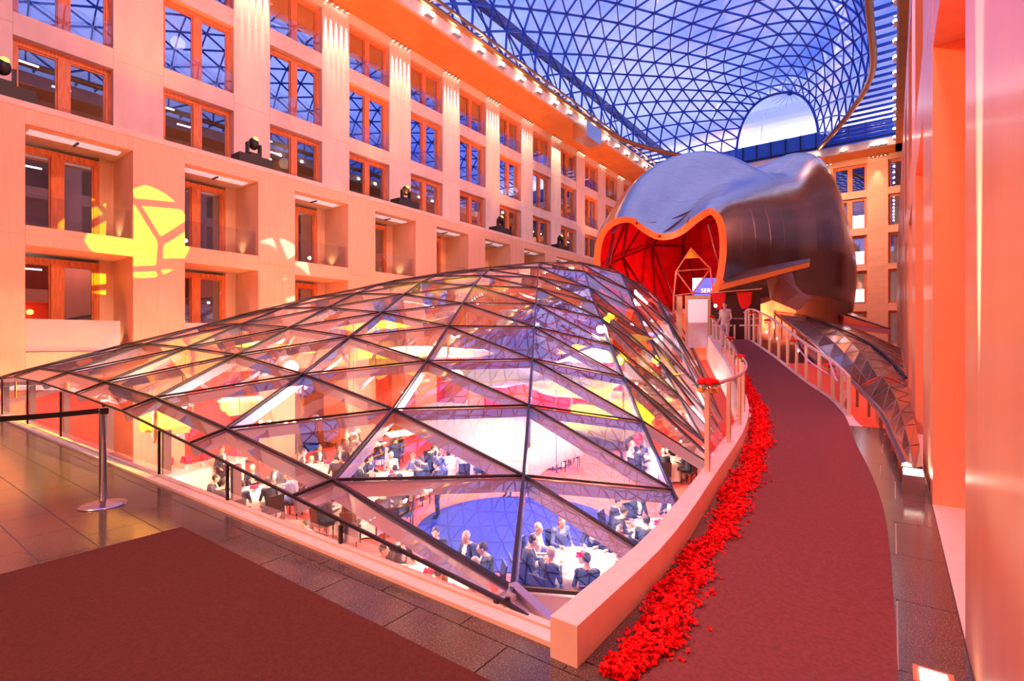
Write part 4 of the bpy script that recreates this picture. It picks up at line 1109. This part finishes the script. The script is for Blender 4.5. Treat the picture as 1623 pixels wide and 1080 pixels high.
for x in (-.72, .42):
    m = MB(); P = [(x - .36, -.02, .98), (x + .32, -.02, 1.0), (x + .27, -.02, .45), (x + .12, -.02, .22), (x - .12, -.02, .2), (x - .24, -.02, .45)]; m.add(P, [tuple(range(6))]); m.build('red_patch', mat('banner_red', (.85, .01, .01), .5), bn)
wt = mat('banner_white', (.9, .75, .75), .5)
text('SERVICE POINT', .10, wt, bn, (-.55, -.015, -.33)); text('MEETING SERVICE POINT', .10, wt, bn, (.5, -.015, -.28))
m = MB(); m.box(-.75, -.012, .0, -.45, 0, .04); m.box(.35, -.012, .03, .65, 0, .07); m.build('white_bar', wt, bn)
lw = MB(); 
for x in (-1.0, -.05, .95): lw.box(x - .04, -.5, -1.4, x + .04, -.44, -.55)
lw.box(-1.0, -.5, -.62, -.15, -.44, -.55); lw.box(.15, -.5, -.62, .95, -.44, -.55)
lo_ = lw.build('gate', POSTM); lo_.location = bn.location; lo_.rotation_euler = bn.rotation_euler; tag(lo_, 'low white gate standing in front of the dark banner wall', 'gate')
sp = MB(); q = ray(1134, 486, 22.5); sp.ell(q, (.07, .07, .07), 10, 6); tag(sp.build('globe_lamp', LAMP), 'single bright lamp beside the head of the greeter', 'lamp')

# ------------------------------------------------------------------ banquet hall
hf = MB(); hf.box(-24.6, 2.5, HALLZ - .2, .3, YF, HALLZ); tag(hf.build('floor_hall', HALLF), kind='structure')
hw = MB(); hw.box(-24.6, 2.24, HALLZ, -1.2, 2.34, -.3); hw.box(.0, 2.5, HALLZ, .3, YF, -.35); tag(hw.build('wall_hall_front', STONE2), kind='structure')
hb = MB(); hb.box(-22.2, 27.0, HALLZ, .3, 27.3, .5); tag(hb.build('wall_hall_back', REDC), kind='structure')
df = MB(); df.lathe([(2.9, 0), (2.9, .03), (.001, .03)], 64, (-8.6, 12.0, HALLZ)); tag(df.build('dance_floor', BLUEF), 'round dark blue dance floor on the red hall carpet', 'dance floor')
stg = MB(); stg.box(-3.2, 11, HALLZ, -.6, 18, HALLZ + .4); tag(stg.build('stage', BLUEF), 'low dark stage along the right side of the hall', 'stage')

# body prototypes
def body(kind, pose='sit', arm=0, suit=SUIT, hairm=HAIRD, lean=.12, hair_long=False):
    """one continuous remeshed figure facing +Y; seat at z .46"""
    b = MB(); V = Vector
    if pose == 'sit':
        hip = V((0, 0, .56)); chest = V((0, lean * .6, .95)); neck = V((0, lean, 1.13)); head = V((0, lean + .03, 1.26))
    else:
        hip = V((0, 0, .95)); chest = V((0, .02, 1.30)); neck = V((0, .02, 1.48)); head = V((0, .04, 1.62))
    k = .92 if kind == 'woman' else 1
    b.tube([hip - V((0, 0, .08)), hip, hip.lerp(chest, .45), chest, chest + V((0, 0, .10)), neck], [.13, .17, .145 * k, .165 * k, .14 * k, .055], 12)
    for s in (-1, 1):
        sh = chest + V((s * .17 * k, -.01, .09)); b.ell(sh, (.075, .075, .075), 10, 6); b.tube([chest + V((0, 0, .08)), sh], [.10, .075], 8)
        if pose == 'sit':
            kn = V((s * .12, .44, .52)); an = V((s * .12, .46, .10)); hp = V((s * .10, .02, .54))
            el = sh + V((s * .07, .06, -.27)); wr_ = V((s * (.14 if arm == 0 else .05), .40, .80 if arm == 0 else .92 + .05 * s))
        else:
            kn = V((s * .09, .03, .50)); an = V((s * .10, 0, .09)); hp = V((s * .09, 0, .92))
            el = sh + V((s * .06, -.03, -.28)); wr_ = el + V((-s * .02, .17 if arm else .06, -.10 if arm else -.24))
        b.tube([hp, kn, an], [.092, .062, .042], 10); b.ell(kn, (.064, .064, .064), 8, 6)
        b.tube([an, an + V((0, .09, -.05)), an + V((0, .17, -.065))], [.045, .04, .03], 8)
        b.tube([sh, el], [.058, .042], 8); b.ell(el, (.044,) * 3, 8, 6); b.tube([el, wr_], [.042, .028], 8)
        d = (wr_ - el).normalized(); side = d.cross(V((0, 0, 1))); side = side.normalized() if side.length > .01 else V((1, 0, 0)); nm = side.cross(d)
        pal = wr_ + d * .05; b.tube([wr_, pal, pal + d * .04], [.026, .034, .034], 8)
        for f in range(4):
            o0 = pal + d * .03 + side * (-.027 + .018 * f); L = (.06, .07, .072, .055)[f]
            b.tube([o0, o0 + d * L * .6, o0 + d * L - nm * .02], [.0095, .009, .008], 6)
        o0 = pal + side * (.03 * s) - d * .01; b.tube([o0, o0 + d * .025 + side * .025 * s, o0 + d * .055 + side * .028 * s], [.012, .010, .008], 6)
    b.tube([neck - V((0, 0, .03)), head - V((0, 0, .04))], [.055, .05], 10)
    b.ell(head, (.074, .092, .112), 14, 10); b.ell(head + V((0, .03, -.06)), (.055, .06, .06), 10, 8)
    b.tube([head + V((0, .085, .02)), head + V((0, .108, -.02)), head + V((0, .088, -.03))], [.012, .017, .013], 6)
    for s in (-1, 1): b.ell(head + V((s * .076, 0, -.005)), (.014, .022, .032), 8, 6)
    if kind == 'woman' and pose == 'sit': b.tube([hip, V((0, .40, .50))], [.17, .15], 12)
    tmp = b.build('tmp', SKIN)
    md = tmp.modifiers.new('r', 'REMESH'); md.mode = 'VOXEL'; md.voxel_size = .011
    m2 = tmp.modifiers.new('s', 'SMOOTH'); m2.iterations = 2; m2.factor = .5
    m3 = tmp.modifiers.new('d', 'DECIMATE'); m3.ratio = .22
    dg = bpy.context.evaluated_depsgraph_get(); me = bpy.data.meshes.new_from_object(tmp.evaluated_get(dg)); bpy.data.objects.remove(tmp)
    me.materials.clear()
    for m in (SKIN, suit, SHIRT, BLACK): me.materials.append(m)
    zn = neck.z - .02; hands = []
    for p in me.polygons:
        c = p.center; mi = 1
        if c.z > zn - (.10 if kind == 'woman' else 0) and abs(c.x) < (.10 if c.z > zn else .06): mi = 0
        elif kind != 'woman' and abs(c.x) < .045 and c.y > lean * .5 + .05 and c.z > chest.z - .16 and pose == 'sit': mi = 2
        elif kind != 'woman' and abs(c.x) < .045 and c.y > .06 and c.z > 1.1 and pose != 'sit': mi = 2
        if pose == 'sit' and c.y > (.385 if arm == 0 else .36) and c.z > .68 : mi = 0
        if pose == 'stand' and abs(c.x) > .17 and c.z < (chest.z - .47 if not arm else -1): mi = 0
        if pose == 'stand' and arm and c.y > .17 and c.z > .85: mi = 0
        if c.z < .10: mi = 3
        p.material_index = mi; p.use_smooth = True
    h = MB(); h.ell(head + V((0, -.012, .022)), (.082, .094, .105), 14, 10)
    h.v = [(x, y, max(z, head.z - (.0 if y > .0 + head.y else .07))) if y < head.y + .06 else (x, min(y, head.y + .072), max(z, head.z + .05)) for x, y, z in h.v]
    if hair_long: h.tube([head + V((0, -.06, .02)), head + V((0, -.09, -.08)), head + V((0, -.08, -.2))], [.07, .07, .05], 10)
    e = MB(); 
    for s in (-1, 1): e.ell(head + V((s * .03, .084, .012)), (.012, .008, .007), 8, 5)
    mo = MB(); mo.ell(head + V((0, .088, -.062)), (.022, .008, .006), 8, 5)
    return me, h.mesh('hair', hairm, True), e.mesh('eyes', BLACK, True), mo.mesh('mouth', mat('lips', (.45, .12, .10), .5), True)
PROTO = {
 'man': body('man'), 'man_eat': body('man', arm=1, hairm=HAIRG), 'man_lean': body('man', lean=.22, hairm=HAIRD),
 'woman': body('woman', suit=BLUED, hairm=HAIRR, hair_long=True), 'pale_man': body('man', suit=LINEN, hairm=HAIRG),
 'waiter': body('man', 'stand', 1, suit=SUIT), 'greeter': body('woman', 'stand', 1, suit=LINEN, hairm=HAIRD)}
DESC = {'man': 'dark-suited guest sitting upright', 'man_eat': 'grey-haired guest lifting both hands', 'man_lean': 'dark-haired guest leaning forward', 'woman': 'auburn-haired guest in blue dress', 'pale_man': 'grey-haired guest in pale jacket'}
def person(kind, loc, rz, label, group=None, cat='person'):
    e = empty('person', loc, label, cat, group, rz)
    me, h, ey_, mo = PROTO[kind]
    place(me, 'body', parent=e); place(h, 'hair', parent=e); place(ey_, 'eyes', parent=e); place(mo, 'mouth', parent=e); return e
# chair
ch0 = empty('banquet_chair', (0, 0, 0)); 
m = MB(); m.box(-.22, -.22, .42, .22, .22, .475); m.build('seat', BLACK, ch0)
m = MB(); m.add([(x, y, z) for z, yy_ in ((.50, -.20), (.95, -.27)) for y in (yy_ - .03, yy_) for x in (-.21, .21)], [(0, 2, 3, 1), (4, 5, 7, 6), (0, 1, 5, 4), (2, 6, 7, 3), (0, 4, 6, 2), (1, 3, 7, 5)]); m.build('backrest', BLACK, ch0)
for sx_ in (-1, 1):
    for sy_ in (-1, 1): m = MB(); m.bar((sx_ * .19, sy_ * .19, 0), (sx_ * .19, sy_ * .19, .42), .03, .03); m.build('leg', BLACK, ch0)
used_ch = [False]
# tableware meshes
pl = MB(); pl.lathe([(.06, 0), (.13, .012), (.135, .018), (.06, .006), (.001, .006)], 16); plm = pl.mesh('plate', WHITE)
gl = MB(); gl.lathe([(.032, 0), (.004, .008), (.004, .07), (.030, .10), (.034, .16), (.028, .19)], 10); glm = gl.mesh('wine_glass', GL_RAIL)
cb_ = MB(); r2 = random.Random(5)
for k in range(14):
    a = r2.uniform(0, 6.28); q = r2.uniform(0, .10); cb_.ell((q * math.cos(a), q * math.sin(a), .12 + r2.uniform(0, .07)), (.045, .045, .04), 7, 5)
cbm = cb_.mesh('blossoms', mat('magenta_flower', (.75, .01, .12), .6), True)
vm_ = MB(); vm_.lathe([(.05, 0), (.07, .05), (.05, .12), (.001, .1)], 12); vmm = vm_.mesh('vase', WHITE)
tt = MB(); tt.lathe([(.001, .75), (.82, .75), (.84, .74)] , 40); 
cl_ = MB(); prof = []
n = 48
vs = [(0, 0, .755)]; 
for (r_, z, amp) in ((.80, .755, 0), (.835, .74, 0), (.84, .60, .02), (.86, .35, .04), (.88, .06, .06)):
    for k in range(n):
        t = 2 * PI * k / n; rr_ = r_ + amp * math.sin(t * 12); vs.append((rr_ * math.cos(t), rr_ * math.sin(t), z))
fs = [(0, 1 + k, 1 + (k + 1) % n) for k in range(n)] + [(1 + i * n + k, 1 + (i + 1) * n + k, 1 + (i + 1) * n + (k + 1) % n, 1 + i * n + (k + 1) % n) for i in range(4) for k in range(n)]
cl_.add(vs, fs); clothm = cl_.mesh('tablecloth', WHITE, True)
tb_ = MB(); tb_.lathe([(.80, .70), (.80, .735), (.001, .735)], 32); tbm = tb_.mesh('tabletop', WOOD)
lg_ = MB(); lg_.lathe([(.3, 0), (.05, .04), (.05, .70)], 12); lgm = lg_.mesh('pedestal', BLACK)
TABLES = [
 (-13.6, 11.7, 'round table just left of the dance floor', 8), (-13.5, 14.8, 'round table behind the dance floor', 8), (-12.1, 9.3, 'table touching the dance floor rim', 8),
 (-16.6, 11.2, 'table by the red arcade doors', 8), (-15.6, 8.0, 'table beside the small footlights', 9), (-10.4, 5.5, 'table below the front glass edge', 8),
 (-7.2, 7.1, 'table below the front canopy corner', 9), (-5.2, 9.5, 'brightest table beside the white curb', 9), (-4.6, 12.3, 'table by the dark low stage', 8),
 (-7.3, 19.6, 'table in the far right hall', 7), (-12.0, 18.8, 'table far behind the dance floor', 7), (-18.4, 14.6, 'table in the far left corner', 7)]
SEATS = set()
def seat_word(x, y, tx, ty_):
    dx = (x - tx) * CS + (y - ty_) * SN; dy = -(x - tx) * SN + (y - ty_) * CS
    a = int(round(math.degrees(math.atan2(dy, dx)) / 45.0)) % 8
    w_ = ['right', 'far right', 'far', 'far left', 'left', 'near left', 'near', 'near right'][a]
    if (tx, ty_, w_) in SEATS: w_ = 'other ' + w_
    SEATS.add((tx, ty_, w_)); return w_
kinds = ['man', 'man_eat', 'man_lean', 'man', 'woman', 'man', 'pale_man', 'man_lean', 'man']
for ti, (tx, ty_, where, ns_) in enumerate(TABLES):
    near = ti < 9
    e = empty('round_table', (tx, ty_, HALLZ), 'white-clothed ' + where, 'table', 'round banquet tables'); place(tbm, 'tabletop', parent=e); place(lgm, 'pedestal', parent=e)
    o = place(clothm, 'tablecloth', (tx, ty_, HALLZ), ti * .3); tag(o, 'white cloth on the ' + where, 'tablecloth', 'white tablecloths')
    e = empty('flower_centrepiece', (tx, ty_, HALLZ + .756), 'magenta flower centrepiece on the ' + where, 'flowers', 'table centrepieces'); place(vmm, 'vase', parent=e); place(cbm, 'blossoms', parent=e)
    rr = random.Random(ti * 13 + 1); ph = rr.uniform(0, 1)
    for k in range(ns_):
        a = ph + 2 * PI * k / ns_; kd = kinds[(k * 2 + ti) % 9]
        x, y = tx + 1.17 * math.cos(a), ty_ + 1.17 * math.sin(a); rz = math.atan2(ty_ - y, tx - x) - PI / 2
        c = ch0 if not used_ch[0] else copy_tree(ch0); used_ch[0] = True
        c.location = (x - .05 * math.cos(a) * -1, y, HALLZ); c.rotation_euler[2] = rz
        sw_ = seat_word(x, y, tx, ty_); tag(c, 'black chair at the ' + sw_ + ' seat, ' + where, 'chair', 'banquet chairs in the hall')
        person(kd, (x, y, HALLZ), rz, DESC[kd] + ', ' + sw_ + ' seat, ' + where, 'guests in the hall')
        o = place(plm, 'plate', (tx + .60 * math.cos(a), ty_ + .60 * math.sin(a), HALLZ + .757)); tag(o, 'white dinner plate, ' + sw_ + ' seat, ' + where, 'plate', 'plates on the banquet tables')
        o = place(glm, 'wine_glass', (tx + .46 * math.cos(a + .25), ty_ + .46 * math.sin(a + .25), HALLZ + .757)); tag(o, 'stemmed wine glass, ' + sw_ + ' seat, ' + where, 'glass', 'glasses on the banquet tables')
# standing waiters
for (x, y, rz, lab) in ((-11.0, 11.2, 2.2, 'waiter in dark clothes standing between tables at the left rim of the dance floor'), (-10.6, 14.2, 3.0, 'waiter standing on the far rim of the dance floor'), (-18.6, 8.4, -1.2, 'waiter in dark clothes standing by the buffet counter'), (-5.9, 6.0, .4, 'waiter in dark clothes bending by the middle front table'), (-15.2, 13.2, .7, 'waiter standing behind the table deep in the hall')):
    person('waiter', (x, y, HALLZ), rz, lab)
person('greeter', (co(20.6) + .33, 20.6, zr(20.6)), 3.0, 'greeter in a pale outfit standing at the top of the left railing')
# buffet
bf = empty('buffet_counter', (-19.2, 8.0, HALLZ), 'white draped buffet counter by the left arcade', 'counter', rz=.3)
m = MB(); m.box(-.5, -1.4, 0, .5, 1.4, 1.0); m.build('drape', WHITE, bf); m = MB(); m.box(-.55, -1.45, 1.0, .55, 1.45, 1.05); m.build('top', WHITE, bf)
for k in range(5):
    e = empty('flower_vase', (-19.2 + .1 * k, 7.0 + .5 * k, HALLZ + 1.05), ORD[k] + ' vase of red flowers from the near end of the buffet counter', 'flowers', 'red flower vases on the buffet'); place(vmm, 'vase', parent=e); place(cbm, 'blossoms', parent=e, scale=(1.3, 1.3, 2))

# stage lamp bars (rows of small bright lamps) by the arcade pillars
for (x, y, z, lab) in ((-13.6, 5.9, -2.6, 'row of small bright footlights in front of the nearest arcade pillar'), (-16.4, 9.2, -1.2, 'row of small bright footlights higher up beside the red curtain')):
    e = empty('lamp_bar', (x, y, z), lab, 'stage lamps', rz=.5); m = MB(); m.box(-.75, -.05, -.08, .75, .05, 0); m.build('rail', BLACK, e)
    m = MB(); m.tube([(-.7, 0, -.05), (-.7, 0, HALLZ - z)], .02, 6); m.tube([(.7, 0, -.05), (.7, 0, HALLZ - z)], .02, 6); m.build('leg', BLACK, e)
    for k in range(5): m = MB(); m.ell((-.6 + .3 * k, -.02, .05), (.05, .05, .05), 8, 6); m.build('lamp', LAMP, e)

# hanging sails under the canopy
def sail(poly, z, label, m, dz=.25, seed=0):
    r2 = random.Random(seed)
    P = [onfloor(u, v, z) for (u, v) in poly] if z is not None else [Vector(p) for p in poly]
    c = sum(P, Vector()) / len(P); edge = []
    n = len(P)
    for k in range(n):
        a, b = P[k], P[(k + 1) % n]; st_ = max(3, int((a - b).length / .14))
        for i in range(st_):
            q = a.lerp(b, i / st_); q += (q - c).normalized() * r2.uniform(-.05, .07); edge.append(q)
    mb = MB(); N = len(edge); rings = 7; vs = [c]
    for r_ in range(1, rings + 1):
        for q in edge: vs.append(c.lerp(q, r_ / rings))
    vs = [Vector((p.x, p.y, p.z + dz * noise.noise(Vector((p.x * .45 + seed, p.y * .45, 0))) * 2 + dz * .25 * math.sin(p.x * 1.7 + p.y))) for p in vs]
    fs = [(0, 1 + k, 1 + (k + 1) % N) for k in range(N)] + [(1 + i * N + k, 1 + (i + 1) * N + k, 1 + (i + 1) * N + (k + 1) % N, 1 + i * N + (k + 1) % N) for i in range(rings - 1) for k in range(N)]
    mb.add(vs, fs); e = empty('hanging_sail', c, label, 'ceiling sail')
    o = mb.build('sheet', m, e, True); o.location = -c
    for k in range(0, N, max(1, N // 4)):
        q = edge[k]; zt = max(dome(q.x, q.y) - .1, q.z + .2); w_ = MB(); w_.tube([q, Vector((q.x, q.y, zt))], .008, 4); ww = w_.build('wire', STEEL, e); ww.location = -c
    return c
sails = [
 ([(600, 700), (650, 668), (710, 652), (800, 648), (880, 652), (960, 668), (1010, 690), (990, 715), (930, 735), (880, 745), (835, 760), (790, 735), (740, 712), (690, 700)], -.45, 'big white wavy sail hanging in the centre under the canopy', SAIL),
 ([(905, 648), (950, 632), (1010, 622), (1040, 650), (1024, 690), (985, 712), (930, 705), (900, 680)], -.15, 'yellow-lit jagged sail hanging right of the centre strut', SAILY),
 ([(700, 590), (760, 570), (850, 562), (950, 572), (1010, 600), (960, 625), (880, 622), (800, 612)], .35, 'long white jagged sail hanging behind the big central one', SAIL),
 ([(565, 590), (600, 565), (660, 556), (690, 566), (650, 590), (600, 600)], .6, 'yellow-lit sail hanging left of the white ones', SAILY),
 ([(345, 640), (385, 628), (430, 640), (425, 655), (385, 664)], -.3, 'small white sail hanging in the left part of the canopy', SAIL),
 ([(215, 665), (262, 648), (310, 668), (300, 690), (250, 700)], -.7, 'yellow-lit sail low behind the upright front glass', SAILY),
 ([(1000, 600), (1040, 590), (1085, 620), (1080, 660), (1040, 650)], -.1, 'white sail hanging near the right rim of the canopy', SAIL),
 ([(700, 520), (780, 505), (860, 503), (850, 520), (770, 532)], 1.75, 'pale sail high near the crest of the canopy', SAIL)]
sails.pop()
for (x, y, a, b_, rot, dz_, lab, m_) in (
  (-9.6, 12.6, 1.9, 1.1, .4, 1.1, 'white jagged sail hanging high behind the centre strut', SAIL), (-7.0, 13.9, 1.5, 1.0, -.3, 1.2, 'yellow-lit sail high in the right half of the canopy', SAILY),
  (-11.6, 9.6, 1.6, .9, .5, 1.1, 'yellow-lit sail high in the left half of the canopy', SAILY), (-13.6, 7.2, 1.5, .8, .2, 1.0, 'yellow-lit jagged sail near the left shoulder of the canopy', SAILY),
  (-8.6, 9.0, 1.7, .9, .1, 1.3, 'white sail just above the long white one', SAIL), (-6.0, 11.0, 1.2, .8, -.6, 1.1, 'white sail between the two yellow-lit ones on the right', SAIL),
  (-12.4, 13.2, 1.6, 1.0, .3, 1.2, 'white sail far left below the canopy crest', SAIL), (-10.0, 16.5, 1.8, 1.1, 0, 1.2, 'pale sail high near the crest of the canopy', SAIL),
  (-5.6, 14.2, .9, .7, .2, 1.0, 'small yellow-lit sail close to the right rim of the canopy', SAILY)):
    zc = dome(x, y) - dz_; P_ = []
    for q in range(9):
        t = 2 * PI * q / 9; w_ = 1 + .22 * math.sin(q * 2.7 + x); dx, dy = a * math.cos(t) * w_, b_ * math.sin(t) * w_
        P_.append((x + dx * math.cos(rot) - dy * math.sin(rot), y + dx * math.sin(rot) + dy * math.cos(rot), zc))
    sails.append((P_, None, lab, m_))
for k, (p_, z, lab, m_) in enumerate(sails):
    c = sail(p_, z, lab, m_, .22, k)
    if c: light('sail_spot', 'SPOT', (c.x + .4, c.y + .3, max(dome(c.x, c.y) - .15, c.z + .6)), c, YEL if m_ is SAILY else (1, .88, .74), (420 if k == 0 else 650) if k < 4 else 420, .1, 150, .9)
# pendant lamps
pd = MB(); pd.lathe([(.02, .1), (.06, .08), (.16, -.02), (.15, -.03)], 14); pdm = pd.mesh('shade', STEEL, True)
pb = MB(); pb.ell((0, 0, -.02), (.07, .07, .06), 8, 6); pbm = pb.mesh('bulb', LAMP)
for k, (u, v, d) in enumerate(((290, 642, 8.6), (165, 632, 11), (560, 684, 11.5), (500, 664, 13.2), (420, 592, 15), (640, 620, 14), (1045, 600, 13.5), (690, 545, 17))):
    q = ray(u, v, d); e = empty('pendant_lamp', q, ['steel pendant lamp hanging behind the front glass beside the long beam', 'leftmost steel pendant lamp hanging behind the upright glass', 'glass pendant lamp above the footlights', 'pendant lamp hanging left of the bright row', 'small pendant lamp high in the left of the canopy', 'pendant lamp left of the large white sail', 'pendant lamp at the right rim of the canopy', 'farthest pendant lamp near the canopy crest'][k], 'lamp')
    place(pdm, 'shade', parent=e); place(pbm, 'bulb', parent=e); zt = max(dome(q.x, q.y) - q.z - .1, .3); w_ = MB(); w_.tube([(0, 0, .1), (0, 0, zt)], .008, 4); w_.build('cord', BLACK, e)
